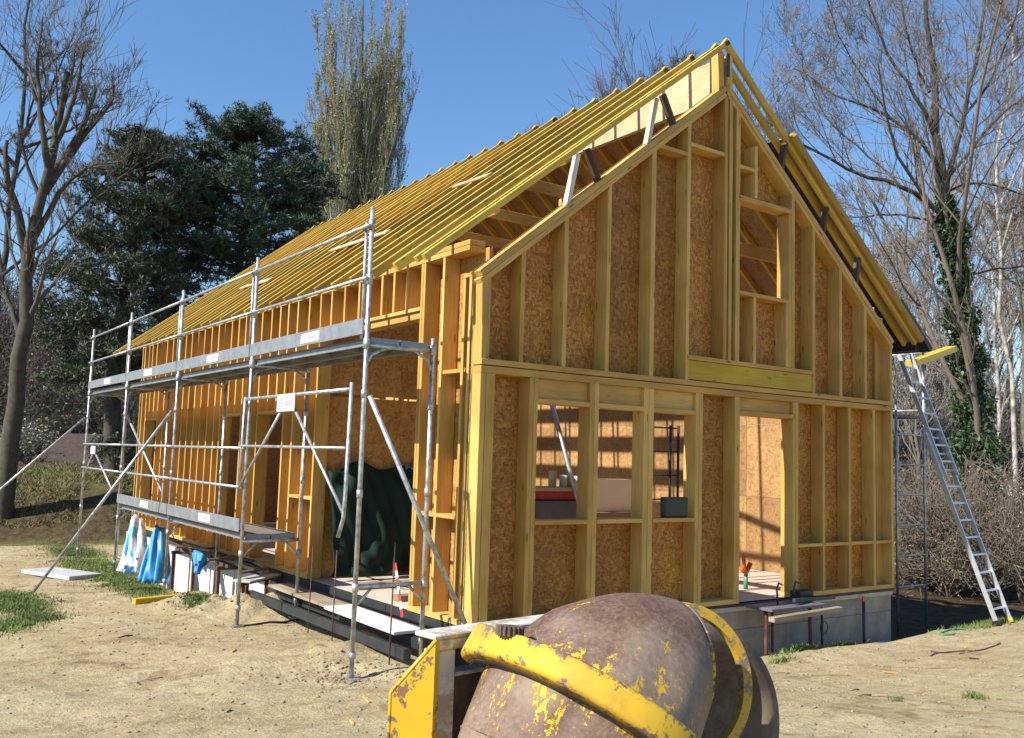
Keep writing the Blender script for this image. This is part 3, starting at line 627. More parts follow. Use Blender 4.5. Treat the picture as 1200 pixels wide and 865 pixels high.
# the two deck levels: planks, side rails, toe boards
def deck(y0, y1, z, planks=2):
    w_ = (XI-XO-0.10)/planks
    for k in range(planks):
        xa = XO+0.05+k*w_
        dk = block('deck_board', (xa, y0+0.03, z-0.012), (xa+w_-0.012, y1-0.03, z+0.008), 'deckwood', S, 0.002)
        for xx in (xa, xa+w_-0.036): block('deck_rail', (xx, y0+0.03, z-0.075), (xx+0.024, y1-0.03, z-0.014), 'galv_flat', S, 0.002)
        for yy_ in np.arange(y0+0.1, y1, 0.75): block('deck_rib', (xa+0.025, yy_, z-0.06), (xa+w_-0.037, yy_+0.04, z-0.016), 'galv_flat', S, 0)
        block('deck_end', (xa, y0+0.002, z-0.06), (xa+w_-0.012, y0+0.028, z+0.006), 'galv_flat', S, 0.002)
def toe(y0, y1, z):
    tb = block('toe_board', (XO-0.047, y0+0.02, z), (XO-0.027, y1-0.02, z+0.165), 'galv_flat', S, 0.003)
    ym = y0+(y1-y0)*random.uniform(0.40, 0.52)
    sk = block('sticker', (XO-0.0515, ym-0.28, z+0.03), (XO-0.0478, ym+0.22, z+0.135), 'sticker', tb, 0)
    block('sticker_print', (XO-0.0545, ym-0.20, z+0.06), (XO-0.052, ym+0.06, z+0.10), 'sticker_grey', tb, 0)
    block('sticker_print', (XO-0.0545, ym+0.10, z+0.05), (XO-0.052, ym+0.17, z+0.11), 'sticker_red', tb, 0)
for i in range(4):
    deck(SY[i], SY[i+1], 2.955); toe(SY[i], SY[i+1], 2.985)
    for z in (3.56, 4.10): tube('guard_rail', [(XO-0.045, SY[i]-0.03, z), (XO-0.045, SY[i+1]+0.05, z)], 0.019, 'galv', S, 8)
    if i in (1, 2, 3):
        for z in (1.80, 1.30): tube('guard_rail', [(XO-0.045, SY[i], z), (XO-0.045, SY[i+1], z)], 0.019, 'galv', S, 8)
for i in (1, 2):
    deck(SY[i], SY[i+1], 0.70); toe(SY[i], SY[i+1], 0.735)
for i in (1, 2, 3):
    tube('transom', [(XO, SY[i], 0.62), (XI, SY[i], 0.62)], TR, 'galv', S)
    tube('gusset', [(XO, SY[i], 0.40), (XO+0.2, SY[i], 0.6)], 0.016, 'galv', S, 6); tube('gusset', [(XI, SY[i], 0.40), (XI-0.2, SY[i], 0.6)], 0.016, 'galv', S, 6)
# leaning guard frame in the near bay, with its sign plate
gx_ = XO-0.06
tube('guard_rail', [(gx_, 0.50, 2.43), (gx_, 3.52, 2.43)], 0.021, 'galv', S, 8)
tube('guard_rail', [(gx_, 0.55, 1.83), (gx_, 3.62, 1.83)], 0.017, 'galv', S, 8)
tube('guard_post', [(gx_, 0.47, 2.50), (gx_, 0.50, 1.35), (gx_, 0.52, 1.12), (gx_, 0.62, 0.93)], 0.021, 'galv', S, 8)
tube('guard_post', [(gx_, 3.56, 2.46), (gx_, 3.62, 1.2)], 0.019, 'galv', S, 8)
tube('guard_brace', [(gx_, 1.92, 2.26), (gx_, 0.52, 1.17)], 0.018, 'galv', S, 8)
tube('guard_brace', [(gx_, 2.30, 2.26), (gx_, 3.60, 1.30)], 0.018, 'galv', S, 8)
sp = block('sign_plate', (gx_-0.035, 1.86, 2.24), (gx_-0.024, 2.38, 2.44), 'sticker', S, 0.002)
block('sticker_print', (gx_-0.0395, 1.92, 2.30), (gx_-0.0358, 2.15, 2.36), 'sticker_grey', sp, 0); block('sticker_print', (gx_-0.0395, 2.22, 2.29), (gx_-0.0358, 2.32, 2.38), 'sticker_red', sp, 0)
# same frame at the far bay
tube('guard_brace', [(gx_, 12.2, 1.62), (gx_, 10.5, 0.95)], 0.018, 'galv', S, 8); tube('guard_brace', [(gx_, 12.4, 1.62), (gx_, 13.4, 0.95)], 0.016, 'galv', S, 8)
sp = block('sign_plate', (gx_-0.03, 12.1, 1.60), (gx_-0.02, 12.5, 1.76), 'sticker', S, 0.002)
# long raking tubes
tube('raking_tube', [(XO+0.03, SY[0]-0.06, 2.36), (-0.10, -0.02, 0.08)], 0.025, 'galv', S, 10)
tube('raking_tube', [(XO-0.05, SY[2]+0.05, 2.36), (-2.86, 8.06, gz(-2.86, 8.06)+0.01)], TR, 'galv', S, 10)
tube('raking_tube', [(XO-0.05, SY[4]+0.05, 2.36), (-3.9, 15.2, gz(-3.9, 15.2)+0.01)], TR, 'galv', S, 10)
tube('raking_tube', [(XI, SY[3], 0.9), (XI, SY[4], 2.5)], TR, 'galv', S, 8)

# timber blocks under the base plates
for i, x, dx, dy, hh, lab in ((2, XO, 0.0, -0.05, 0.05, 'yellow timber block under the third outer foot of the scaffold'), (3, XO, 0.03, 0.05, 0.045, 'yellow timber block under the fourth outer foot of the scaffold'), (4, XO, 0, 0, 0.045, 'yellow timber block under the far end foot of the scaffold')):
    g = feet[(i, x)]
    tag(beam('timber_block', (x-0.38+dx, SY[i]+dy-0.1, g-0.006), (x+0.38+dx, SY[i]+dy+0.1, g-0.006), 0.10, hh, 'beam_yellow', None), lab, 'timber block')
p = on('z', gz(-1.3, 6.5)+0.03, 185, 707)
tag(beam('timber_block', (p[0]-0.36, p[1]-0.08, gz(p[0], p[1])+0.035), (p[0]+0.34, p[1]+0.10, gz(p[0], p[1])+0.035), 0.10, 0.08, 'beam_yellow', None), 'short yellow beam offcut lying on grass beside the scaffold', 'timber block')

# ------------------------------------------------------------------ right side: scaffold tower, ladder, yellow beam
tw = thing('scaffold_tower', 'narrow grey scaffold tower standing behind the right corner of the house', 'scaffold', (9.7, 1.7, gz(9.7, 1.7)))
for y in (0.92, 2.6):
    for x in (9.25, 10.12): tube('standard', [(x, y, gz(x, y)), (x, y, 4.0 if x > 10 else 3.0)], 0.024, 'galv', tw, 8)
    for z in np.arange(-0.2, 2.7, 0.52): tube('rung', [(9.25, y, z), (10.12, y, z)], 0.018, 'galv', tw, 8)
    tube('brace', [(9.25, y, 1.15), (10.12, y, 0.70)], 0.015, 'galv', tw, 6)
for z in (2.85, 3.88): tube('rail', [(10.12, 0.92, z), (10.12, 2.6, z)], 0.02, 'galv', tw, 8)
tube('rail', [(8.7, 0.92, 3.95), (10.12, 0.92, 3.95)], 0.02, 'alu', tw, 8)
for k in range(2): block('deck_board', (9.30+0.40*k, 0.94, 2.70), (9.67+0.40*k, 2.55, 2.75), 'deckwood', tw, 0.003)
pa = on('y', 0.75, 1068, 426); pc = on('y', 1.1, 1115, 409)
yb = beam('yellow_formwork_beam', pa, pc, 0.20, 0.11, 'yellowpaint', None)
tag(yb, 'bright yellow beam jutting out from the small scaffold beside the ladder', 'beam')

lb = Vector((9.28, -0.83, gz(9.28, -0.83)+0.01)); lt = Vector(on('y', 0.80, 1052, 404).tolist())
lad = thing('ladder', 'long two section aluminium ladder leaning at the right corner of the house', 'ladder', lb)
ax = (lt-lb).normalized(); hz = Vector((lt.x-lb.x, lt.y-lb.y, 0)).normalized(); wv = Vector((-hz.y, hz.x, 0))*-1.0; nrm = ax.cross(wv).normalized()
if nrm.z < 0: nrm = -nrm
Ltot = (lt-lb).length
for k, s0, s1, off, hw in ((0, 0.0, Ltot*0.66, 0.0, 0.26), (1, Ltot*0.50, Ltot, 0.055, 0.23)):
    for sgn in (-1, 1):
        a = lb+ax*s0+wv*hw*sgn+nrm*off; b2 = lb+ax*s1+wv*hw*sgn+nrm*off
        beam('rail', a, b2, 0.028, 0.07, 'alu', lad, nrm, 0.004)
    t = s0+0.24
    while t < s1-0.05:
        c = lb+ax*t+nrm*off; beam('rung', c-wv*hw, c+wv*hw, 0.032, 0.028, 'alu', lad, nrm, 0.003); t += 0.28
for sgn in (-1, 1):
    c = lb+wv*0.26*sgn; beam('foot', c-ax*0.0, c+ax*0.07, 0.05, 0.095, 'yellowpaint' if sgn > 0 else 'black', lad, nrm, 0.006)

# ------------------------------------------------------------------ concrete mixer in front
MC = at(694, 840, 2.25)
def cam_vec(a, b_, c): v = CR*a+CU*b_+CF*c; return Vector(v/np.linalg.norm(v))
mix = thing('concrete_mixer', 'worn yellow concrete mixer with rusty tilted drum and peeling paint', 'concrete mixer', (MC[0], MC[1], gz(MC[0], MC[1])))
def revolve(prof, seg=64):
    vs_, fs = [], []
    for z, r_ in prof:
        for k in range(seg):
            th = 2*math.pi*k/seg; vs_.append((r_*math.cos(th), r_*math.sin(th), z))
    for i in range(len(prof)-1):
        for k in range(seg):
            k2 = (k+1) % seg; fs.append((i*seg+k, i*seg+k2, (i+1)*seg+k2, (i+1)*seg+k))
    return vs_, fs
def axis_matrix(c, zdir, xhint):
    Z = Vector(zdir).normalized(); X = Vector([float(v) for v in xhint]); X = (X-Z*X.dot(Z)).normalized(); Y = Z.cross(X); c = Vector([float(v) for v in c])
    return Matrix(((X.x, Y.x, Z.x, c.x), (X.y, Y.y, Z.y, c.y), (X.z, Y.z, Z.z, c.z), (0, 0, 0, 1)))
DA = cam_vec(0.49, 0.75, 0.44)
mxd = axis_matrix(MC, DA, CR)
prof = [(-0.50, 0.150), (-0.47, 0.17), (-0.34, 0.222), (-0.16, 0.268), (-0.05, 0.283), (0.0, 0.285), (0.05, 0.282), (0.11, 0.266), (0.165, 0.240), (0.21, 0.206), (0.248, 0.162), (0.270, 0.112), (0.282, 0.06), (0.286, 0.001)]
pz = [p_[0] for p_ in prof]; pr = [p_[1] for p_ in prof]
fine = []
for i in range(len(prof)-1):
    for k in range(4):
        t = k/4.0
        p0_, p1_, p2_, p3_ = prof[max(i-1, 0)], prof[i], prof[i+1], prof[min(i+2, len(prof)-1)]
        fine.append(tuple(0.5*(2*p1_[j]+(p2_[j]-p0_[j])*t+(2*p0_[j]-5*p1_[j]+4*p2_[j]-p3_[j])*t*t+(3*p1_[j]-p0_[j]-3*p2_[j]+p3_[j])*t**3) for j in (0, 1)))
fine.append(prof[-1])
low_prof = [p_ for p_ in fine if p_[0] <= 0.0]
vs_, fs = revolve(low_prof, 72)
rows = len(low_prof)
# upper half: the body bends over towards a smaller mouth on the right
inv = mxd.inverted(); Q2 = inv @ Vector([float(c) for c in at(796, 780, 2.36)]); N2 = (inv.to_3x3() @ cam_vec(0.93, -0.12, 0.36)).normalized()
Q1 = Vector((0.035, 0.0, 0.12)); NS = 22
for j in range(1, NS+1):
    t = j/NS; c_ = Q1*(2*t*(1-t))+Q2*(t*t)
    nn_ = (Vector((0, 0, 1))*(1-t)+N2*t).normalized(); xx = Vector((1, 0, 0)); 
    yv = Vector((0, 1, 0)); yv = (yv-nn_*yv.dot(nn_)).normalized(); xv = yv.cross(nn_).normalized()
    rad_s = float(np.interp(t, [0, 0.10, 0.16, 0.5, 0.80, 0.96, 1.0], [0.285, 0.284, 0.276, 0.240, 0.196, 0.168, 0.150]))
    for k in range(72):
        th = 2*math.pi*k/72; vs_.append(tuple(c_+(xv*math.cos(th)+yv*math.sin(th))*rad_s))
    r0_ = (rows+j-2)*72
    for k in range(72):
        k2 = (k+1) % 72; fs.append((r0_+k, r0_+k2, r0_+72+k2, r0_+72+k))
for i, v in enumerate(vs_):
    d_ = 0.0025*math.sin(5*v[0]*7+9*v[2])+0.002*math.sin(31*v[2]+17*v[0])+0.0015*math.sin(57*v[0]-23*v[1]); rr_ = max(math.hypot(v[0], v[1]), 0.05)
    vs_[i] = (v[0]*(1+d_/rr_), v[1]*(1+d_/rr_), v[2])
drum = link('drum', mesh_from(vs_, fs, 'drum', True), None, mix, mxd); drum.modifiers.new('thickness', 'SOLIDIFY').thickness = 0.006; tag(drum, 'rusty brown drum with flaking yellow paint')
vr, fr_ = revolve([(-0.49, 0.150), (-0.515, 0.16), (-0.515, 0.18), (-0.48, 0.18)], 48)
link('drum_rim', mesh_from(vr, fr_, 'drum', True), None, mix, mxd)
mouth = axis_matrix(mxd @ Q2, (mxd.to_3x3() @ N2), CR)
vr, fr_ = revolve([(-0.012, 0.152), (-0.006, 0.158), (0.004, 0.158), (0.008, 0.150), (0.004, 0.143)], 64)
link('mouth_lip', mesh_from(vr, fr_, 'drum', True), None, mix, mouth)
vr, fr_ = revolve([(-0.186, 0.2635), (-0.181, 0.2685), (-0.176, 0.2660)], 72)
link('weld_seam', mesh_from(vr, fr_, 'drum', True), None, mix, mxd)
# gear guard: an arched channel over the belly, raised open end on the left
def guard():
    seg = 72; a0, a1 = math.radians(-182), math.radians(10); vs_, fs = [], []
    for i in range(seg+1):
        t = i/seg; th = a0+(a1-a0)*t
        e_ = math.exp(-(t/0.13)**2)
        wd = 0.028+0.012*e_; lift = 0.034+0.026*e_
        R1 = 0.296+lift
        sec = [(-wd-0.004, R1-0.024), (-wd-0.001, R1-0.006), (-wd+0.003, R1-0.001), (-wd+0.007, R1), (wd-0.007, R1), (wd-0.003, R1-0.001), (wd, R1-0.006), (wd+0.003, R1-0.030)]
        for z_, r_ in sec: vs_.append((r_*math.cos(th), r_*math.sin(th), z_+0.012*e_))
    m_ = 8
    for i in range(seg):
        for k in range(m_-1): fs.append((i*m_+k, i*m_+k+1, (i+1)*m_+k+1, (i+1)*m_+k))
    return vs_, fs
vg, fg = guard(); gm_ = link('gear_guard', mesh_from(vg, fg, 'guard', True), None, mix, mxd)
fl_v, fl_f = [], []
for i in range(73):
    a_, b_ = Vector(vg[i*8]), Vector(vg[i*8+1]); c_ = Vector((a_.x, a_.y, 0)).normalized()
    fl_v += [a_+(b_-a_)*0.3, a_-c_*0.010+Vector((0, 0, -0.010)), a_-c_*0.014+Vector((0, 0, 0.004))]
fl_f = [(3*i+k, 3*i+k+1, 3*i+k+4, 3*i+k+3) for i in range(72) for k in (0, 1)]
fo = link('guard_flange', mesh_from(fl_v, fl_f, 'dusty', True), None, mix, mxd); fo.modifiers.new('thickness', 'SOLIDIFY').thickness = 0.006
sol = gm_.modifiers.new('thickness', 'SOLIDIFY'); sol.thickness = 0.005
def gear_mesh(R_, wd, teeth, depth, mat):
    vs_, fs = [], []
    for z_ in (-wd/2, wd/2):
        for k in range(teeth*4):
            th = 2*math.pi*k/(teeth*4); r_ = R_ if k % 4 < 2 else R_-depth
            vs_.append((r_*math.cos(th), r_*math.sin(th), z_))
    n_ = teeth*4
    for k in range(n_): fs.append((k, (k+1) % n_, n_+(k+1) % n_, n_+k))
    fs.append(tuple(range(n_))[::-1]); fs.append(tuple(range(n_, 2*n_)))
    return mesh_from(vs_, fs, mat)
link('gear_ring', gear_mesh(0.296, 0.05, 90, 0.008, 'dusty'), None, mix, mxd)
# pinion showing at the open end of the guard, and a bolt
def to_px(P_):
    d_ = np.array(P_)-CAM; z_ = d_ @ CF; return np.array([600+FPX*(d_ @ CR)/z_, 432.5-FPX*(d_ @ CU)/z_])
def on_guard(sec, px, py):
    best = min(range(73), key=lambda i: np.linalg.norm(to_px(mxd @ Vector(vg[i*8+sec]))-np.array([px, py])))
    v = Vector(vg[best*8+sec]); return mxd @ v, (mxd.to_3x3() @ Vector((v.x, v.y, 0))).normalized()
gpos, gn = on_guard(6, 600, 737)
link('pinion', gear_mesh(0.034, 0.022, 18, 0.005, 'dusty'), None, mix, axis_matrix(gpos+gn*0.006+DA*0.006, (DA*0.75+gn*0.45), CU))
bo, bn_ = on_guard(3, 628, 765)
vb, fb = revolve([(-0.004, 0.016), (0.002, 0.016), (0.005, 0.012), (0.006, 0.001)], 16)
link('bolt', mesh_from(vb, fb, 'guard', True), None, mix, axis_matrix(bo+DA*0.022, bn_, CR))
for px_, py_ in ((668, 785), (720, 812), (770, 850)):
    b1, n1_ = on_guard(5, px_, py_); vb, fb = revolve([(-0.004, 0.007), (0.002, 0.007), (0.004, 0.001)], 6)
    link('bolt', mesh_from(vb, fb, 'dusty', False), None, mix, axis_matrix(b1, n1_, CR))
# motor casing on the left: open box with a raised lip
E0 = at(511, 744, 2.32); E1 = at(655, 721, 2.62); zt_ = float(E0[2])
d1 = Vector((E1[0]-E0[0], E1[1]-E0[1], 0)).normalized(); d2 = Vector((-d1.y, d1.x, 0))
if d2.dot(Vector(CF.tolist())) < 0: d2 = -d2
O_ = Vector((E0[0], E0[1], 0))
def cbox(name, a0, a1, b0, b1, z0, z1, mat, bev=0.003):
    c = O_+d1*((a0+a1)/2)+d2*((b0+b1)/2); c.z = (z0+z1)/2
    mx = Matrix(((d1.x, d2.x, 0, c.x), (d1.y, d2.y, 0, c.y), (0, 0, 1, c.z), (0, 0, 0, 1)))
    return link(name, box_mesh(a1-a0, b1-b0, z1-z0, mat, bev), None, mix, mx)
cbox('casing_top', -0.012, 0.50, -0.012, 0.075, zt_-0.012, zt_, 'chip_white')
cbox('casing_lip', 0.0, 0.50, -0.010, 0.004, zt_-0.040, zt_-0.013, 'chip_white')
cbox('casing_post', 0.0, 0.062, -0.006, 0.05, zt_-0.62, zt_-0.041, 'chip_white')
cbox('casing_back', 0.0, 0.50, 0.058, 0.070, zt_-0.62, zt_-0.013, 'dusty')
cbox('casing_shelf', 0.063, 0.36, 0.0, 0.057, zt_-0.112, zt_-0.102, 'chip_white')
cbox('casing_end', 0.48, 0.50, 0.005, 0.057, zt_-0.62, zt_-0.013, 'dusty')
cbox('casing_floor', 0.0, 0.50, 0.0, 0.075, zt_-0.64, zt_-0.622, 'chip_white')
# yellow side plate with sloping front edge
pl = [(-0.012, zt_-0.01), (-0.012, zt_-0.60), (0.10, zt_-0.60), (0.10, zt_-0.15)]
vsp = []
for a_ in (-0.016, -0.002):
    for b_, z_ in pl:
        c = O_+d1*(a_-b_*0.55)+d2*(b_*0.9); vsp.append((c.x, c.y, z_))
link('side_plate', mesh_from(vsp, [(0, 1, 2, 3), (7, 6, 5, 4), (0, 4, 5, 1), (1, 5, 6, 2), (2, 6, 7, 3), (3, 7, 4, 0)], 'chip_yellow'), None, mix)
def ppt(b_, z_): c = O_+d1*(-0.012-b_*0.55)+d2*(b_*0.9); return (c.x, c.y, z_)
tube('plate_flange', [ppt(-0.012, zt_-0.01), ppt(0.10, zt_-0.15), ppt(0.10, zt_-0.60)], 0.006, 'chip_yellow', mix, 6)
# yoke hoop on the right and the shaded bowl behind it
hc = at(797, 803, 2.42); hm = axis_matrix(hc, cam_vec(0.34, 0.22, -1.0), CR)
vh, fh = revolve([(-0.016, 0.186), (-0.016, 0.212), (0.010, 0.213), (0.012, 0.211), (0.012, 0.186), (-0.016, 0.186)], 96)
tag(link('yoke_hoop', mesh_from(vh, fh, 'chip_hoop', False), None, mix, hm), 'yellow hoop around the side of the drum')
hb = at(830, 846, 2.58); hbm = axis_matrix(hb, cam_vec(0.52, 0.18, -0.8), CR)
vh, fh = revolve([(-0.25, 0.13), (-0.16, 0.21), (-0.05, 0.262), (0.0, 0.268), (0.03, 0.255), (0.045, 0.21), (0.02, 0.19), (-0.03, 0.15), (-0.06, 0.08), (-0.07, 0.002)], 64)
link('bowl', mesh_from(vh, fh, 'dusty', True), None, mix, hbm)
# stand and wheels under the machine
gm0 = gz(MC[0], MC[1])
for a_, b_ in ((0.05, 0.05), (0.05, 0.34), (0.95, 0.05), (0.95, 0.34)):
    c = O_+d1*a_+d2*b_; tube('leg', [(c.x, c.y, zt_-0.60), (c.x, c.y, gz(c.x, c.y)+0.0)], 0.022, 'chip_yellow', mix, 8)
for b_ in (0.05, 0.34):
    c0, c1 = O_+d1*0.05+d2*b_, O_+d1*0.95+d2*b_
    tube('frame_rail', [(c0.x, c0.y, zt_-0.72), (c1.x, c1.y, zt_-0.72)], 0.02, 'chip_yellow', mix, 8)

# ------------------------------------------------------------------ things lying about the site
# blue sheeting over posts
def draped(name, label, pt, pb, w0, w1, mat, seed, fold=0.07, lean=(0, 0, 0)):
    pt, pb = Vector([float(c) for c in pt]), Vector([float(c) for c in pb]); nu, nv = 22, 14; vs_, fs = [], []
    side = Vector((0.75, -0.66, 0)); nrm_ = Vector((-0.66, -0.75, 0))
    for j in range(nv):
        t = j/(nv-1); c = pt.lerp(pb, t)+Vector(lean)*math.sin(t*math.pi); wd = w0+(w1-w0)*t**0.8
        for i in range(nu):
            u = i/(nu-1)-0.5
            f_ = fold*(0.25+0.9*t)*(math.sin(u*17+seed+2.2*t)+0.5*math.sin(u*31+2*seed-3*t)); arch = -0.55*wd*(2*u)**2*(0.9-0.5*t)
            vs_.append(c+side*u*wd+nrm_*(f_+arch)+Vector((0, 0, -0.25*(2*u)**2*wd*(1-t)+0.02*math.sin(9*u+seed+5*t))))
    for j in range(nv-1):
        for i in range(nu-1): fs.append((j*nu+i, j*nu+i+1, (j+1)*nu+i+1, (j+1)*nu+i))
    o = link(name, mesh_from(vs_, fs, mat, True), None); so = o.modifiers.new('thickness', 'SOLIDIFY'); so.thickness = 0.004
    return tag(o, label, 'plastic sheet')
a = on('x', -0.75, 158, 604); b2 = on('x', -0.95, 152, 664)
draped('plastic_sheet', 'mostly white plastic sheet hung over a post behind the blue one', a, (b2[0], b2[1], gz(b2[0], b2[1])+0.02), 0.22, 0.55, 'bluewhite', 1.0)
a = on('x', -0.80, 184, 616); b2 = on('x', -1.0, 176, 684)
draped('plastic_sheet', 'bright blue plastic sheet draped to the ground under the lower deck', a, (b2[0], b2[1], gz(b2[0], b2[1])+0.02), 0.20, 0.58, 'blue', 2.3)
a = on('x', -0.5, 233, 645); b2 = on('x', -0.6, 231, 672)
draped('plastic_sheet', 'small blue sheet hanging from the plank stack by the white boards', a, b2, 0.40, 0.12, 'blue', 4.1, 0.03)
# dark green tarp across the partition
def tarp():
    nu, nv = 48, 22; vs_, fs = [], []
    for j in range(nv):
        t = j/(nv-1)
        for i in range(nu):
            u = i/(nu-1); x = 0.22+u*2.25; top = 1.52+0.22*u+0.06*math.sin(u*9)-0.04*math.sin(u*21)
            z = top*(1-t)+0.06*t
            y = PY-0.10-0.42*t**0.7*(0.75+0.25*math.sin(u*6+1))-0.06*math.sin(u*13+4*t)*(0.3+t)-0.035*math.sin(u*29+9*t+2*math.sin(7*t))-0.02*math.sin(u*61-13*t)
            vs_.append((x, y, z))
    for j in range(nv-1):
        for i in range(nu-1): fs.append((j*nu+i, j*nu+i+1, (j+1)*nu+i+1, (j+1)*nu+i))
    return vs_, fs
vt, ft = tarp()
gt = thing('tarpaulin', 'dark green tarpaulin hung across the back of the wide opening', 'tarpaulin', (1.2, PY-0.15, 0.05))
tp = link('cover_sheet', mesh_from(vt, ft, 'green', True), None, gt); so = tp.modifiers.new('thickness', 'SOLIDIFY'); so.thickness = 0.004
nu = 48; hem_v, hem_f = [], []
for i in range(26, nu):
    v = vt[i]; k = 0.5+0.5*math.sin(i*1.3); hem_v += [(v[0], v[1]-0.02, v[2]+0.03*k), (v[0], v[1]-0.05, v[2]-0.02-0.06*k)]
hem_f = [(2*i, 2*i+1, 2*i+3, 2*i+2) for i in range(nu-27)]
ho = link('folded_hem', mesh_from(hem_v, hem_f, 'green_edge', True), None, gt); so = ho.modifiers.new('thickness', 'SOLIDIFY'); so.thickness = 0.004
# planks and edge rails at the wide opening
tag(beam('edge_board', (-0.40, 0.60, -0.085), (-0.40, 2.35, -0.075), 0.36, 0.035, 'white', None, (0, 0, 1)), 'white board laid on the edge rails before the wide opening', 'board')
tag(beam('edge_board', (-0.36, 2.40, -0.085), (-0.34, 4.4, -0.085), 0.30, 0.035, 'oldwood', None, (0, 0, 1)), 'shade darkened board laid along the wide opening beyond the white board', 'board')  # darker wood stands in for shade on this board
for k, (x, z, lab) in enumerate(((-0.13, -0.16, 'dark steel edge rail against the slab at the wide opening'), (-0.34, -0.19, 'dark steel edge rail in the middle of the three below the boards'), (-0.60, -0.24, 'outermost dark steel edge rail below the white board'))):
    tag(beam('edge_rail', (x, 0.25, z), (x, 4.75, z), 0.07, 0.11, 'steel_dark', None), lab, 'steel rail')
for x, y, z, ln, wd, lab in ((1.6, 2.0, 0.035, 2.6, 0.16, 'brown plank lying across the floor in the wide opening'), (1.5, 3.1, 0.035, 2.4, 0.20, 'wide brown plank on the floor nearer the green tarpaulin')):
    tag(beam('floor_plank', (0.2, y, z), (0.2+ln, y+0.05, z), wd, 0.07, 'oldwood', None), lab, 'plank')
# rusty stakes
def stake(px, pyt, pyb, xpl, r_, lab, grp=None, ax_='x'):
    t_ = on(ax_, xpl, px, pyt); b_ = on(ax_, xpl, px, pyb); g = gz(t_[0], t_[1])
    return tag(tube('steel_stake', [(t_[0], t_[1], min(b_[2], g+0.01)-0.05), (t_[0]+0.01, t_[1], t_[2])], r_, 'rust', None, 6), lab, 'stake', grp)
stake(366, 640, 708, -0.62, 0.008, 'thin rusty reinforcing bar standing by the shade darkened edge board', None)
stake(394, 645, 722, -0.66, 0.008, 'thin rusty reinforcing bar before the white board left of the taped bar', None)
stake(462, 635, 742, -0.70, 0.009, 'rusty reinforcing bar tied with red and white tape', None)
rt = thing('barrier_tape', 'red and white striped tape hanging by the corner pier', 'tape', on('x', -0.55, 467, 720))
for k in range(7):
    a = on('x', -0.55, 463+k*1.2, 660+k*9); b2 = on('x', -0.55, 464.2+k*1.2, 669+k*9)
    beam('tape_stripe', a, b2, 0.004, 0.055, 'red' if k % 2 == 0 else 'white', rt, (0, 1, 0), 0)
for px, py, lab in ((905, 716, 'rusty stake in the trench below the work table'), (963, 712, 'dark stake with a wire ring in the middle of the block wall'), (1012, 705, 'stake with orange top near the end of the block wall')):
    p = on('y', -0.04, px, py); o = tag(tube('steel_stake', [(p[0], -0.05, -1.2), (p[0], -0.04, p[2])], 0.022 if px == 1012 else 0.017, 'steel_dark' if px != 905 else 'rust', None, 8), lab, 'stake')
    if px == 1012: tube('cap', [(p[0], -0.04, p[2]-0.001), (p[0], -0.04, p[2]+0.07)], 0.023, 'orange', o, 8)
    if px == 963:
        ring = [(p[0]+0.085*math.cos(t), -0.075, p[2]-0.27+0.085*math.sin(t)) for t in np.linspace(0, 2*math.pi, 17)]
        tube('wire_ring', ring, 0.006, 'steel_dark', o, 5)
# stack of planks and supports along the side foundation
stk = [(-0.22, 5.2, 7.9, -0.01, 'oldwood', 'weathered plank on top of the stack along the white foundation boards'), (-0.12, 5.9, 8.6, -0.055, 'stud', 'yellow timber in the stack along the white foundation boards'), (-0.33, 6.4, 8.9, -0.055, 'darkwood', 'outer dark plank of the stack along the white foundation boards'), (-0.24, 8.3, 9.9, 0.0, 'pale', 'pale plank at the far end of the stack by the blue sheets')]
for x, y0, y1, z, mt, lab in stk: tag(beam('stacked_plank', (x, y0, z), (x-0.03, y1, z+0.02), 0.11, 0.05, mt, None), lab, 'plank')
for y in (5.4, 6.7, 8.0, 9.2):
    o = thing('timber_bracket', 'short rough bracket under the planks along the foundation', 'bracket', (-0.4, y, gz(-0.4, y)), 'brackets under the plank stack')
    beam('top_rail', (-0.46, y, -0.11), (-0.06, y, -0.11), 0.06, 0.06, 'darkwood', o)
    beam('leg', (-0.42, y, gz(-0.42, y)-0.03), (-0.42, y, -0.142), 0.05, 0.05, 'rust', o)
rs = random.Random(31)
for k in range(9):
    y = 5.0+0.52*k; x = rs.uniform(-0.5, -0.2); a_ = rs.uniform(-0.5, 0.5)+(1.57 if k % 3 == 0 else 0.1); L = rs.uniform(0.35, 0.8)
    dx, dy = math.sin(a_)*L*0.5, math.cos(a_)*L
    tag(beam('loose_timber', (x-dx, y-dy*0.6, 0.045+0.028*(k % 3)), (x+dx, y+dy*0.6, 0.055+0.028*(k % 3)), rs.uniform(0.06, 0.12), 0.03, rs.choice(('oldwood', 'darkwood', 'stud', 'darkwood')), None), 'loose timber offcut heaped on the plank stack along the foundation', 'timber', 'timber heap along the foundation')
o = tag(beam('plank', (-0.75, 4.75, -0.06), (-0.1, 5.25, -0.05), 0.30, 0.03, 'greyboard', None), 'grey sheet on a rusty trestle beside the narrow doorway', 'board')
o = thing('rusty_trestle', 'low rusty trestle carrying a grey sheet beside the narrow doorway', 'trestle', (-0.45, 5.0, gz(-0.45, 5.0)))
for x, y in ((-0.7, 4.8), (-0.2, 5.2)): beam('leg', (x, y, gz(x, y)-0.02), (x, y, -0.12), 0.05, 0.05, 'rust', o)
beam('top_rail', (-0.8, 4.72, -0.10), (-0.1, 5.28, -0.098), 0.06, 0.045, 'rust', o)
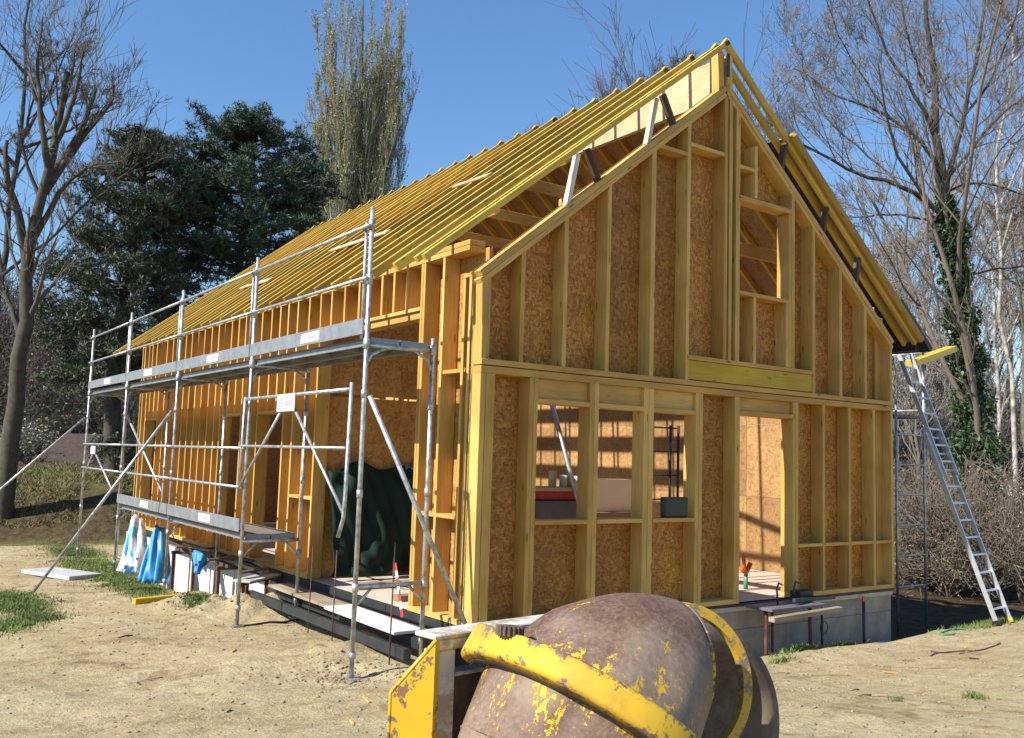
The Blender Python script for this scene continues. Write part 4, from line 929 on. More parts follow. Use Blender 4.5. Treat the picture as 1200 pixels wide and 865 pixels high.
# grey slab on the grass, small timbers
p = on('z', -0.50, 70, 668)
tag(beam('grey_slab', (p[0]-0.25, p[1]+0.75, gz(p[0]-0.2, p[1]+0.7)+0.05), (p[0]+0.3, p[1]-0.75, gz(p[0]+0.2, p[1]-0.7)+0.05), 0.62, 0.07, 'greyboard', None, (0, 0, 1)), 'flat grey panel lying on the dirt at the far end of the scaffold', 'panel')
p = on('z', -0.30, 438, 735)
tag(beam('timber_offcut', (p[0]-0.13, p[1]+0.05, gz(p[0], p[1])+0.05), (p[0]+0.16, p[1]-0.12, gz(p[0], p[1])+0.05), 0.07, 0.10, 'stud', None), 'small yellow timber offcut on the dirt before the edge rails', 'offcut')
# work table in front of the gable door
tb = thing('work_table', 'makeshift work table of dark boards outside the gable door', 'table', (5.0, -0.25, gz(5.0, -0.25)))
beam('table_top', (4.15, -0.30, -0.02), (5.25, -0.30, -0.02), 0.42, 0.035, 'slate', tb); beam('table_top', (4.0, -0.62, -0.10), (5.5, -0.55, -0.08), 0.09, 0.06, 'oldwood', tb)
beam('frame_bar', (4.7, -0.42, 0.06), (5.9, -0.18, 0.0), 0.05, 0.05, 'steel_dark', tb); block('black_case', (5.12, -0.20, 0.0), (5.42, -0.03, 0.12), 'black', tb, 0.01)
for x in (4.25, 5.15): tube('leg', [(x, -0.35, gz(x, -0.35)-0.02), (x, -0.33, -0.03)], 0.024, 'rust', tb, 8)
for x in (4.55, 4.9): tube('hook', [(x, -0.28, 0.0), (x, -0.27, 0.20), (x+0.05, -0.26, 0.27), (x+0.12, -0.26, 0.24)], 0.013, 'steel_dark', tb, 6)
p = on('y', -0.28, 1030, 750)
tag(tube('blue_pipe', [(p[0]-0.05, -0.30, -0.75), (p[0]+0.5, -0.10, -0.80)], 0.075, 'blue', None, 12), 'blue plastic pipe lying in the trench at the house corner', 'pipe')
hp = [(7.9+0.35*math.cos(t), -0.80+0.10*math.sin(t)) for t in np.linspace(0.2, 4.2, 24)]
tag(tube('hose', [(x, y, gz(x, y)+0.012) for x, y in hp], 0.016, 'hose', None, 6), 'green hose curled on the dirt crest near the ladder foot', 'hose')
cab = [(-1.22+0.09*k, 3.5+0.02*math.sin(k*0.7)+0.004*k*k*0.35, 0) for k in range(16)]
tag(tube('cable', [(x, y, gz(x, y)+0.010) for x, y, _ in cab], 0.012, 'black', None, 6), 'black cable snaking over the dirt between two scaffold feet', 'cable')
cab = [(5.6+0.16*k, -1.75+0.10*math.sin(k*0.6), 0) for k in range(12)]
tag(tube('cable', [(x, y, gz(x, y)+0.008) for x, y, _ in cab], 0.010, 'rust', None, 6), 'thin wire lying on the bare dirt before the block wall', 'wire')
# things seen through the gable openings
rd = thing('site_radio', 'black portable radio with a carrying handle on the third window sill', 'radio', (2.95, 0.08, 1.11))
block('body', (2.80, 0.02, 1.115), (3.20, 0.13, 1.36), 'black', rd, 0.015); tube('handle', [(2.79, 0.03, 1.17), (2.76, 0.03, 1.17), (2.76, 0.03, 1.34), (2.79, 0.03, 1.34)], 0.012, 'black', rd, 6)
pp = on('y', 4.0, 700, 592); pq = on('y', 4.0, 738, 562)
tag(beam('white_board', (pp[0]-0.3, 4.0, 1.19), (pq[0]+0.2, 4.05, 1.19), 0.03, 0.56, 'cream', None), 'cream board standing on edge inside behind the middle window', 'board')
tag(block('crate', (pp[0]-0.35, 3.9, 0.0), (pq[0]+0.25, 4.3, 0.905), 'oldwood', None, 0.01), 'brown crate inside carrying the cream board', 'crate')
bn = thing('tool_bench', 'cluttered tool bench inside behind the first window', 'bench', (2.6, 3.0, 0.0))
c0 = on('y', 2.6, 655, 575); bx = c0[0]
block('cabinet', (bx-0.55, 2.5, 0.0), (bx+0.50, 3.1, 1.18), 'cabinet', bn, 0.01); block('bench_top', (bx-0.60, 2.45, 1.32), (bx+0.6, 3.15, 1.37), 'pale', bn)
block('red_case', (bx-0.40, 2.55, 1.19), (bx+0.35, 3.0, 1.315), 'red', bn, 0.01); block('navy_case', (bx+0.36, 2.48, 0.0), (bx+0.52, 2.9, 1.315), 'navy', bn, 0.01)
for k, (dx, hh, mt) in enumerate(((-0.05, 0.24, 'pale'), (0.16, 0.18, 'white'), (0.28, 0.16, 'rafter'), (0.40, 0.17, 'white'))):
    tube('tin', [(bx+dx, 2.7, 1.371), (bx+dx, 2.7, 1.37+hh)], 0.06, mt, bn, 10)
tag(tube('leaning_pole', [(bx+0.5, 2.2, 0.0), (bx-0.2, 2.6, 2.65)], 0.035, 'galv', None, 8), 'grey pole leaning inside behind the first window', 'pole')
it = thing('inner_scaffold', 'dark ladder frame standing inside behind the third window', 'scaffold', (5.5, 4.0, 0.0))
ic = on('y', 3.6, 790, 540)
for dx in (-0.10, 0.10): tube('upright', [(ic[0]+dx, 3.6, 0.0), (ic[0]+dx, 3.6, 2.45)], 0.024, 'steel_dark', it, 8)
for z in np.arange(0.3, 2.5, 0.42): tube('rung', [(ic[0]-0.75, 3.62, z), (ic[0]+0.1, 3.62, z)], 0.014, 'steel_dark', it, 6)
pb_ = on('y', 0.9, 874, 675)
o = thing('strap_tool', 'orange and green hand tool standing on the floor inside the gable door', 'tool', (pb_[0], 0.9, 0.0))
tube('handle', [(pb_[0], 0.9, 0.0), (pb_[0], 0.9, 0.20)], 0.03, 'green_edge', o, 8); tube('head', [(pb_[0]-0.12, 0.9, 0.30), (pb_[0], 0.9, 0.22), (pb_[0]+0.1, 0.9, 0.36)], 0.035, 'orange', o, 8)
tube('hook', [(pb_[0]-0.02, 0.9, 0.25), (pb_[0]-0.06, 0.9, 0.48)], 0.025, 'orange', o, 8)

# ------------------------------------------------------------------ trees
def tubes_np(P, Rr, sides):
    """P (n, k, 3) polylines, Rr (n, k) radii -> verts, quads"""
    n_, k_, _ = P.shape
    T = np.gradient(P, axis=1); T /= np.linalg.norm(T, axis=2, keepdims=True)+1e-9
    ref = np.where(np.abs(T[:, :1, 2:3]) < 0.9, np.array([0, 0, 1.0]), np.array([1.0, 0, 0]))
    A = np.cross(T, np.broadcast_to(ref, T.shape)); A /= np.linalg.norm(A, axis=2, keepdims=True)+1e-9; B = np.cross(T, A)
    th = 2*np.pi*np.arange(sides)/sides
    V = P[:, :, None, :]+Rr[:, :, None, None]*(A[:, :, None, :]*np.cos(th)[:, None]+B[:, :, None, :]*np.sin(th)[:, None])
    V = V.reshape(-1, 3)
    base = (np.arange(n_)[:, None, None]*k_+np.arange(k_-1)[None, :, None])*sides; s0 = np.arange(sides)[None, None, :]; s1 = (s0+1) % sides
    F = np.stack([base+s0, base+s1, base+sides+s1, base+sides+s0], -1).reshape(-1, 4)
    return V, F
def merge(parts):
    vs_, fs, o_ = [], [], 0
    for V, F in parts: vs_.append(V); fs.append(F+o_); o_ += len(V)
    return np.concatenate(vs_), np.concatenate(fs)
def unit(v): return v/(np.linalg.norm(v, axis=-1, keepdims=True)+1e-9)
def spawn(rng, P, Rr, n_child, ang, lfac, rfac, t0=0.25, up=0.15, k=5, wob=0.12, L=None, tmax=1.0):
    """children of every polyline in P"""
    n_, kk, _ = P.shape
    t = t0+(tmax-t0)*rng.random((n_, n_child)); f_ = t*(kk-1); i0 = np.clip(f_.astype(int), 0, kk-2); fr = (f_-i0)[..., None]
    ar = np.arange(n_)[:, None]; p0 = P[ar, i0]*(1-fr)+P[ar, i0+1]*fr; tg = unit(P[ar, i0+1]-P[ar, i0])
    rad = (Rr[ar, i0]*(1-fr[..., 0])+Rr[ar, i0+1]*fr[..., 0])
    ln = np.linalg.norm(np.diff(P, axis=1), axis=2).sum(1)[:, None]
    rv = unit(np.cross(tg, unit(rng.normal(size=tg.shape)))); a_ = np.radians(rng.normal(ang, ang*0.25, (n_, n_child)))[..., None]
    d = unit(tg*np.cos(a_)+rv*np.sin(a_)+np.array([0, 0, up]))
    length = ln*lfac*(0.55+0.9*rng.random((n_, n_child)))*(1.15-0.55*t)
    if L is not None: length = L*(0.6+0.8*rng.random((n_, n_child)))
    d = d.reshape(-1, 3); p0 = p0.reshape(-1, 3); length = length.reshape(-1, 1); r0 = (rad.reshape(-1)*rfac)
    out = [p0]; cur = p0; step = length/(k-1)
    for j in range(k-1):
        d = unit(d+rng.normal(size=d.shape)*wob+np.array([0, 0, up*0.6])); cur = cur+d*step; out.append(cur)
    Pn = np.stack(out, 1); Rn = r0[:, None]*np.linspace(1, 0.35, k)[None, :]
    return Pn, Rn
def resample(pts, k):
    pts = np.array(pts, float); s_ = np.r_[0, np.cumsum(np.linalg.norm(np.diff(pts, axis=0), axis=1))]; u = np.linspace(0, s_[-1], k)
    # smooth with Catmull-like averaging
    Q = np.stack([np.interp(u, s_, pts[:, j]) for j in range(3)], 1)
    for _ in range(2): Q[1:-1] = 0.25*Q[:-2]+0.5*Q[1:-1]+0.25*Q[2:]
    return Q
def leaf_quads(rng, C, size, elong=1.0, flat=0.0):
    n_ = len(C); a_ = unit(rng.normal(size=(n_, 3))); b_ = unit(np.cross(a_, unit(rng.normal(size=(n_, 3))+np.array([0, 0, flat]))))
    s_ = size*(0.6+0.8*rng.random((n_, 1)))
    V = np.stack([C-a_*s_*elong, C+b_*s_*0.6, C+a_*s_*elong, C-b_*s_*0.6], 1).reshape(-1, 3)
    return V, np.arange(n_*4).reshape(-1, 4)

def bare_tree(name, label, base, limbs, levels, seed, bark='bark', twig='twig', minr=0.0, group=None, buds=None, cat='tree'):
    """limbs: list of (points, r0, r1) ; levels: list of spawn kwargs"""
    rng = np.random.default_rng(seed)
    t = thing(name, label, cat, base, group)
    K = 12; P0 = np.stack([resample(p_, K) for p_, _, _ in limbs]); R0 = np.stack([np.linspace(a_, b_, K) for _, a_, b_ in limbs])
    P0[:, 2:-1] += rng.normal(size=P0[:, 2:-1].shape)*0.008*np.linalg.norm(P0[:, -1]-P0[:, 0], axis=1)[:, None, None]*0.6
    V, F = tubes_np(P0, R0, 9); link('trunk', np_mesh(V, F, bark, True), None, t)
    P, Rr = P0, R0; parts = []; ends = []
    for i, lv in enumerate(levels):
        P, Rr = spawn(rng, P, Rr, **lv); Rr = np.maximum(Rr, minr)
        parts.append(tubes_np(P, Rr, 5 if i == 0 else 3))
        ends.append(P)
    V, F = merge(parts); link('crown', np_mesh(V, F, twig, False), None, t)
    if buds:
        mt, cnt, sz = buds; E_ = ends[-1][:, 2:].reshape(-1, 3); pick = E_[rng.integers(0, len(E_), cnt)]+rng.normal(size=(cnt, 3))*sz
        V, F = leaf_quads(rng, pick, sz); link('buds', np_mesh(V, F, mt), None, t)
    return t
def limb(px, dep, r0, r1, jit=0.0, seed=0):
    rg = random.Random(seed); pts = []; d_ = dep
    for i, (x, y) in enumerate(px): pts.append(at(x, y, d_)); d_ += rg.uniform(-jit, jit)
    return (pts, r0, r1)
def snap(limbs, lm):
    pts, r0, r1 = lm; p0 = np.array(pts[0]); best = None
    for q_, _, _ in limbs:
        Q = resample(q_, 80)[:-4]; i = int(np.argmin(np.linalg.norm(Q-p0, axis=1))); d_ = np.linalg.norm(Q[i]-p0)
        if best is None or d_ < best[0]: best = (d_, Q[i])
    return ([best[1]]+list(pts)[(1 if best[0] < 0.3 else 0):], r0, r1)
def gbase(px, dep, py=560):
    p = at(px, py, dep); return np.array([p[0], p[1], gz(p[0], p[1])])
# traced bare tree on the bank at the left
D1 = 23.0
b0 = gbase(6, D1); tr = [tuple(b0-np.array([0, 0, 0.3]))]+[tuple(at(x, y, D1)) for x, y in ((14, 520), (22, 440), (27, 360), (36, 300), (50, 235), (58, 190), (66, 150), (74, 112), (79, 84))]
L1 = [(tr, 0.25, 0.07)]
for px, r0, r1 in (([(30, 315), (27, 280), (22, 245), (6, 205), (8, 165)], 0.17, 0.06), ([(54, 212), (72, 190), (98, 150), (112, 103)], 0.16, 0.06), ([(52, 225), (85, 178), (112, 140), (134, 122), (133, 100)], 0.15, 0.05),
                   ([(55, 200), (50, 165), (45, 110), (42, 75), (50, 20)], 0.12, 0.025), ([(60, 180), (78, 140), (92, 98), (98, 60)], 0.11, 0.03), ([(42, 280), (70, 225), (100, 195), (140, 190)], 0.11, 0.03),
                   ([(24, 400), (10, 350), (-12, 310)], 0.10, 0.04), ([(62, 160), (52, 140), (38, 110), (33, 60)], 0.08, 0.02), ([(50, 240), (30, 190), (20, 140)], 0.08, 0.02), ([(70, 130), (84, 95), (88, 60)], 0.07, 0.02)):
    L1.append(snap(L1, limb(px, D1, r0*0.78, r1*0.7, 0.7, px[0][0])))
bare_tree('bare_tree', 'leafless tree with a thick leaning trunk and sawn limbs on the bank', b0, L1,
          [dict(n_child=10, ang=40, lfac=0.23, rfac=0.36, t0=0.42, up=0.14), dict(n_child=6, ang=42, lfac=0.52, rfac=0.5, up=0.08), dict(n_child=5, ang=40, lfac=0.6, rfac=0.55, up=0.06, k=4)], 5, 'bark', 'twig', 0.0048)
# traced ivy-clad tree at the right
D2 = 24.0
b0 = gbase(1148, D2); trk = [tuple(b0-np.array([0, 0, 0.3]))]+[tuple(at(x, y, D2)) for x, y in ((1146, 540), (1138, 460), (1128, 390), (1120, 330), (1113, 270), (1106, 225), (1097, 170), (1089, 110), (1085, 40), (1082, -40))]
L2 = [(trk, 0.28, 0.035)]
for px, r0, r1 in (([(1103, 258), (1079, 233), (1044, 213), (1019, 208), (974, 189), (925, 160), (895, 140)], 0.15, 0.03), ([(1101, 263), (1070, 254), (1044, 250), (1000, 256), (970, 250)], 0.09, 0.02), ([(1105, 205), (1089, 169), (1060, 148), (1029, 129), (979, 112), (930, 80)], 0.12, 0.025),
                   ([(1096, 166), (1079, 119), (1044, 70), (1022, 20), (1010, -40)], 0.12, 0.03), ([(1108, 225), (1116, 190), (1128, 139), (1148, 50), (1162, -40)], 0.15, 0.05), ([(1112, 230), (1140, 210), (1188, 224), (1230, 240)], 0.08, 0.03),
                   ([(1122, 330), (1150, 318), (1198, 313), (1240, 300)], 0.07, 0.03), ([(1118, 205), (1150, 160), (1190, 120), (1230, 90)], 0.10, 0.03), ([(1090, 110), (1068, 60), (1055, 0), (1050, -40)], 0.09, 0.03), ([(1130, 140), (1160, 100), (1185, 40), (1200, -20)], 0.08, 0.03),
                   ([(1050, 216), (1020, 180), (985, 160), (950, 110), (940, 60)], 0.07, 0.02), ([(1044, 140), (1010, 90), (980, 40), (965, -10)], 0.06, 0.02)):
    L2.append(snap(L2, limb(px, D2, r0*0.48, r1*0.5, 0.8, px[0][1])))
t2 = bare_tree('ivy_clad_tree', 'tall leafless tree with dark ivy wrapped around its trunk', b0, L2,
          [dict(n_child=12, ang=42, lfac=0.36, rfac=0.42, t0=0.18, up=0.14), dict(n_child=8, ang=36, lfac=0.55, rfac=0.5, up=0.12), dict(n_child=6, ang=34, lfac=0.6, rfac=0.55, up=0.08, k=4)], 8, 'bark', 'twig_pale', 0.0048, buds=('bud', 6000, 0.022))
rg = np.random.default_rng(3); TP = resample(trk[:7], 60); n_i = 17000
ii = rg.integers(0, 58, n_i); hh = ii/58.0
rad_ = (0.30-0.05*hh)*(0.70+0.70*rg.random(n_i))*(1+0.5*np.sin(hh*23)*0.4+0.35*np.sin(hh*57)); th = rg.random(n_i)*2*np.pi
rad_ = rad_*np.where(hh < 0.55, 1.35, 1.0)
C_ = TP[ii]+np.stack([np.cos(th)*rad_, np.sin(th)*rad_, rg.normal(size=n_i)*0.15], 1)
V, F = leaf_quads(rg, C_, 0.055); link('ivy', np_mesh(V, F, 'ivy'), None, t2)
# pines
def pine(name, label, base, height, crown0, radius, seed, mat, prof=None, ntuft=5200, lean=(0, 0)):
    rng = np.random.default_rng(seed); t = thing(name, label, 'tree', base); b = np.array(base, float)
    top = b+np.array([lean[0], lean[1], height]); tk = np.linspace(0, 1, 12)[:, None]
    TPn = b*(1-tk)+top*tk+np.concatenate([np.sin(tk*5+seed)*0.25, np.cos(tk*4)*0.2, tk*0], 1)
    V, F = tubes_np(TPn[None], np.linspace(0.34, 0.06, 12)[None], 9); link('trunk', np_mesh(V, F, 'bark', True), None, t)
    nb = 150; wh = np.sort(rng.random(15))*0.35+np.linspace(0, 0.62, 15); hh = crown0+(1-crown0)*np.clip(wh[rng.integers(0, 15, nb)]+rng.normal(size=nb)*0.012, 0, 0.985); az = rng.random(nb)*2*np.pi
    u = (hh-crown0)/(1-crown0); rr_ = radius*np.interp(u, [0, 0.15, 0.4, 0.7, 0.9, 1.0], prof or [0.75, 0.95, 1.0, 0.75, 0.42, 0.12])*(0.65+0.5*rng.random(nb))
    p0 = np.stack([np.interp(hh, tk[:, 0], TPn[:, j]) for j in range(3)], 1)
    d = np.stack([np.cos(az), np.sin(az), 0.12+0.30*u], 1); K = 6; s_ = np.linspace(0, 1, K)
    P = p0[:, None]+d[:, None]*(rr_[:, None, None]*s_[None, :, None]); P[:, :, 2] += (0.10*rr_[:, None]*s_[None]**2-0.12*rr_[:, None]*s_[None]); P[:, 1:] += rng.normal(size=P[:, 1:].shape)*0.08
    Rb = (0.055*rr_/radius+0.02)[:, None]*np.linspace(1, 0.3, K)
    P2, R2 = spawn(rng, P, Rb, 7, 45, 0.36, 0.5, t0=0.35, up=0.10, k=4)
    V, F = merge([tubes_np(P, Rb, 4), tubes_np(P2, R2, 3)]); link('branches', np_mesh(V, F, 'bark'), None, t)
    E_ = np.concatenate([P2[:, 1:].reshape(-1, 3), P[:, 4:].reshape(-1, 3)]); pick = E_[rng.integers(0, len(E_), ntuft)]+rng.normal(size=(ntuft, 3))*np.array([0.16, 0.16, 0.06])
    nn = 10; dirs = unit(rng.normal(size=(ntuft, nn, 3))+np.array([0, 0, 0.45])); ln = 0.21*(0.6+0.7*rng.random((ntuft, nn, 1)))
    side = unit(np.cross(dirs, rng.normal(size=dirs.shape)))*0.017
    c = pick[:, None]; A_ = c-side; B_ = c+side; T_ = c+dirs*ln
    V = np.stack([A_, B_, T_], 2).reshape(-1, 3); F = np.arange(len(V)).reshape(-1, 3); link('crown', np_mesh(V, F, mat), None, t)
    return t
pb1 = gbase(270, 36); ztop = at(268, 128, 36)[2]
pine('pine_tree', 'dense dark green pine with a broad rounded crown behind the roof', pb1, ztop-pb1[2], 0.30, 3.15, 21, 'needle', [0.7, 0.9, 1.0, 0.92, 0.62, 0.22], 18000)
pb2 = gbase(134, 33); ztop = at(150, 150, 33)[2]
pine('pine_tree', 'looser olive green pine between the bare tree and the dense pine', pb2, ztop-pb2[2], 0.24, 2.6, 22, 'needle2', [0.8, 0.95, 1.0, 0.85, 0.6, 0.25], 10500)
pb3 = gbase(330, 40); ztop = at(345, 160, 40)[2]
pine('pine_tree', 'slimmer pine partly hidden behind the dense pine next to the poplar', pb3, ztop-pb3[2], 0.35, 1.2, 23, 'needle', None, 3500)
# poplars: steep bundles of branches
def poplar(name, label, base, height, radius, seed, n1=46):
    rng = np.random.default_rng(seed); t = thing(name, label, 'tree', base); b = np.array(base, float); K = 10; s_ = np.linspace(0, 1, K)
    TPn = b+np.stack([0.3*np.sin(s_*4+seed), 0.3*np.cos(s_*3), s_*height], 1)
    V, F = tubes_np(TPn[None], np.linspace(0.55, 0.05, K)[None], 9); link('trunk', np_mesh(V, F, 'bark_lichen', True), None, t)
    hh = 0.10+0.55*rng.random(n1); az = rng.random(n1)*2*np.pi; rr_ = radius*(0.35+0.65*rng.random(n1)); p0 = np.stack([np.interp(hh, s_, TPn[:, j]) for j in range(3)], 1)
    ln = height*(0.30+0.22*rng.random(n1))*(1.25-hh*0.7); q_ = s_[None, :, None]
    P = p0[:, None]+np.stack([np.cos(az), np.sin(az), 0*az], 1)[:, None]*(rr_[:, None, None]*q_**0.55)+np.array([0, 0, 1.0])*(ln[:, None, None]*q_)
    P[:, 1:] += rng.normal(size=P[:, 1:].shape)*0.10; Rb = (0.04+0.035*rng.random(n1))[:, None]*np.linspace(1, 0.2, K)
    P2, R2 = spawn(rng, P, Rb, 22, 24, 0.20, 0.4, t0=0.08, up=0.6, k=4, wob=0.06); P3, R3 = spawn(rng, P2, R2, 8, 26, 0.5, 0.55, up=0.5, k=3, wob=0.06)
    R2 = np.maximum(R2, 0.014); R3 = np.maximum(R3, 0.011)
    V, F = merge([tubes_np(P, Rb, 5), tubes_np(P2, R2, 3), tubes_np(P3, R3, 3)]); link('crown', np_mesh(V, F, 'twig_pop'), None, t)
    E_ = P3[:, 1:].reshape(-1, 3); pick = E_[rng.integers(0, len(E_), 30000)]; V, F = leaf_quads(rng, pick+rng.normal(size=pick.shape)*0.12, 0.055, 1.3); link('catkins', np_mesh(V, F, 'budpop'), None, t)
    return t
pb = gbase(398, 62); poplar('poplar_tree', 'tall columnar poplar with yellowish bare upright branches', pb, at(425, -25, 62)[2]-pb[2], 3.7, 31, 95)
pb = gbase(350, 70); poplar('poplar_tree', 'shorter grey poplar beside the tall columnar poplar', pb, at(362, 190, 70)[2]-pb[2], 1.5, 32, 26)
# generic leafless trees
def auto_tree(name, label, px, dep, py_top, spread, seed, bark='bark', twig='twig_grey', group=None, n0=6, up=0.22, t0=0.35, minr=None, r0=None, dens=(6, 6, 6), buds=None):
    rg = random.Random(seed); b = gbase(px, dep); top = at(px, py_top, dep); h = top[2]-b[2]; r0 = r0 or 0.0075*h+0.025
    tk_ = [b-np.array([0, 0, 0.3])]+[b+np.array([rg.uniform(-1, 1)*0.02*h, rg.uniform(-1, 1)*0.02*h, h*f_]) for f_ in (0.2, 0.45, 0.7, 0.98)]
    lim = [(tk_, r0, r0*0.22)]
    for k in range(n0):
        f_ = t0+(0.85-t0)*rg.random(); p0 = b+np.array([0, 0, h*f_]); a_ = rg.random()*6.28; s2 = spread*(0.55+0.6*rg.random())*(1.2-0.6*f_); rise = h*(0.92-f_)*rg.uniform(0.4, 1.0)
        p0 = np.array([np.interp(h*f_, [q_[2]-b[2] for q_ in tk_], [q_[j] for q_ in tk_]) for j in range(3)])
        lim.append(([p0, p0+np.array([math.cos(a_)*s2*0.45, math.sin(a_)*s2*0.45, rise*0.35]), p0+np.array([math.cos(a_)*s2*0.8, math.sin(a_)*s2*0.8, rise*0.75]), p0+np.array([math.cos(a_)*s2, math.sin(a_)*s2, rise])], r0*0.42, r0*0.10))
    return bare_tree(name, label, b, lim, [dict(n_child=dens[0], ang=40, lfac=0.42, rfac=0.45, t0=0.30, up=up), dict(n_child=dens[1], ang=36, lfac=0.55, rfac=0.5, up=up), dict(n_child=dens[2], ang=34, lfac=0.6, rfac=0.6, up=up*0.7, k=4)], seed, bark, twig, minr or 0.00026*dep, group, buds)
GB = 'bare trees behind the roof'
auto_tree('bare_tree', 'leafless brown tree showing behind the roof ridge, the lower one toward the poplar', 700, 46, 75, 4.2, 46, twig='twig', group=None, n0=16, up=0.13, dens=(8, 8, 7), buds=('bud', 700, 0.04))
auto_tree('bare_tree', 'taller leafless tree showing just behind the roof peak', 790, 44, 45, 4.8, 42, twig='twig', n0=16, up=0.13, dens=(8, 8, 7), buds=('bud', 700, 0.04))
# left edge
auto_tree('bare_tree', 'leafless tree standing behind the tree with sawn limbs', -10, 30, -60, 4.0, 43, twig='twig', n0=9)
auto_tree('bare_tree', 'pale thin leafless tree far behind the looser pine', 105, 60, 120, 4.0, 44, n0=8)
auto_tree('bare_tree', 'grey leafless tree far behind between the dense pine and the poplar', 350, 75, 205, 4.2, 45, n0=7)
# right edge: birch and a screen of thinner trees
auto_tree('birch_tree', 'white stemmed birch reaching above the frame behind the ivy tree', 1192, 34, -120, 3.0, 51, r0=0.10, bark='birch', twig='twig_pale', n0=9, buds=('bud', 4000, 0.035))
GR = 'thin bare trees behind the ivy tree'
for k, (px, dep, top, sp, sd_) in enumerate(((1012, 52, 255, 2.4, 61), (1045, 46, 285, 2.2, 62), (1068, 58, 230, 2.8, 63), (1092, 50, 300, 2.2, 64), (1170, 44, 250, 2.6, 65), (1190, 52, 180, 3.0, 66), (1160, 60, 330, 2.4, 67), (1210, 38, 130, 3.0, 68), (1030, 70, 240, 3.0, 69), (1135, 66, 250, 3.0, 70), (1080, 40, 380, 1.8, 71))):
    auto_tree('thin_bare_tree', 'thin leafless tree in the screen of trees behind the ivy tree', px, dep, top, sp, sd_, bark='birch' if k % 5 == 4 else 'bark_lichen', twig='twig_grey', group=GR, n0=7, t0=0.2, dens=(6, 5, 5), buds=('bud', 1200, 0.05))

# scrub: shrubs at the right, and on the left bank
def shrub(name, label, base, h, wd, seed, twig='twig', leaf=None, group=None, n0=26, nl=1200, ls=0.05):
    rng = np.random.default_rng(seed); t = thing(name, label, 'shrub', base, group); b = np.array(base, float); K = 5; s_ = np.linspace(0, 1, K)
    az = rng.random(n0)*6.283; sp = wd*(0.3+0.8*rng.random(n0)); hg = h*(0.5+0.5*rng.random(n0))
    P = b+np.stack([np.cos(az), np.sin(az), az*0], 1)[:, None]*(sp[:, None, None]*s_[None, :, None])+np.array([0, 0, 1.0])*(hg[:, None, None]*s_[None, :, None]**0.75)
    P[:, :, 2] -= 0.05; P[:, 1:] += rng.normal(size=P[:, 1:].shape)*0.05*h; Rb = 0.018*np.ones((n0, 1))*np.linspace(1, 0.4, K)
    P2, R2 = spawn(rng, P, Rb, 6, 40, 0.5, 0.6, t0=0.15, up=0.12, k=4, wob=0.2); P3, R3 = spawn(rng, P2, R2, 5, 40, 0.6, 0.7, up=0.05, k=3, wob=0.2)
    V, F = merge([tubes_np(P, Rb, 4), tubes_np(P2, R2, 3), tubes_np(P3, np.maximum(R3, 0.007), 3)]); link('stems', np_mesh(V, F, twig), None, t)
    if leaf:
        E_ = P3[:, 1:].reshape(-1, 3); pick = E_[rng.integers(0, len(E_), nl)]+rng.normal(size=(nl, 3))*0.06; V, F = leaf_quads(rng, pick, ls); link('leaves', np_mesh(V, F, leaf), None, t)
    return t
rs = random.Random(5)
for k in range(17):
    px = 1045+k*10.5+rs.uniform(-6, 6); dep = rs.uniform(20, 30); b = gbase(px, dep)
    shrub('scrub_bush', 'brown leafless scrub bush in the thicket behind the ladder', b, rs.uniform(1.3, 2.6), rs.uniform(0.9, 1.5), 200+k, 'twig_pale', 'drybush' if k % 2 else 'bud', 'scrub bushes behind the ladder', 24, 900, 0.028)
for k in range(14):
    px = -20+k*13+rs.uniform(-6, 6); dep = rs.uniform(47, 56); b = gbase(px, dep)
    shrub('thicket_bush', 'tangled brown bush under the pines behind the bank', b, rs.uniform(4.0, 8.0), rs.uniform(2.0, 3.2), 300+k, 'twig', 'drybush' if k % 3 else 'needle2', 'tangled bushes under the pines', 26, 1500, 0.09)
shrub('blossom_bush', 'white blossoming bush beside the cottage roof', gbase(22, 44), 1.5, 1.3, 401, 'twig', 'blossom', None, 18, 700, 0.04)
shrub('blossom_shrub', 'small white flowering shrub on a frame behind the ladder', gbase(1180, 27), 1.6, 0.55, 402, 'twig_grey', 'blossom', None, 14, 700, 0.04)
for k, (px, dep) in enumerate(((134, 34), (146, 33), (30, 39), (4, 35))):
    shrub('dark_bush', ('low dark bush hiding the right end of the cottage', 'low dark bush between the cottage and the scaffold', 'low dark bush before the blossoming bush', 'low dark bush at the foot of the tree with sawn limbs')[k], gbase(px, dep), 1.1, 0.9, 500+k, 'twig', 'needle2', None, 18, 1200, 0.05)
# far woods that read as one mass
def wood_mass(name, label, px0, px1, dep, hgt, n_, seed, mat='twig'):
    rng = np.random.default_rng(seed); xs = px0+(px1-px0)*rng.random(n_); dd = dep*(1+0.25*rng.random(n_)); b = np.array([at(x, 545, d_) for x, d_ in zip(xs, dd)]); b[:, 2] = ground_z(b[:, 0], b[:, 1])
    K = 5; s_ = np.linspace(0, 1, K); hg = hgt*(0.5+0.6*rng.random(n_)); dr = rng.normal(size=(n_, 3))*0.25; dr[:, 2] = 1
    P = b[:, None]+dr[:, None]*(hg[:, None, None]*s_[None, :, None]); P[:, 1:] += rng.normal(size=P[:, 1:].shape)*0.12; Rb = 0.07*np.ones((n_, 1))*np.linspace(1, 0.3, K)
    P2, R2 = spawn(rng, P, Rb, 8, 45, 0.34, 0.5, t0=0.1, up=0.12, k=4, wob=0.2); P3, R3 = spawn(rng, P2, R2, 5, 40, 0.6, 0.7, up=0.05, k=3, wob=0.2)
    V, F = merge([tubes_np(P, Rb, 4), tubes_np(P2, np.maximum(R2, 0.02), 3), tubes_np(P3, np.maximum(R3, 0.016), 3)])
    return tag(link(name, np_mesh(V, F, mat), None), label, 'woodland', None, 'stuff')
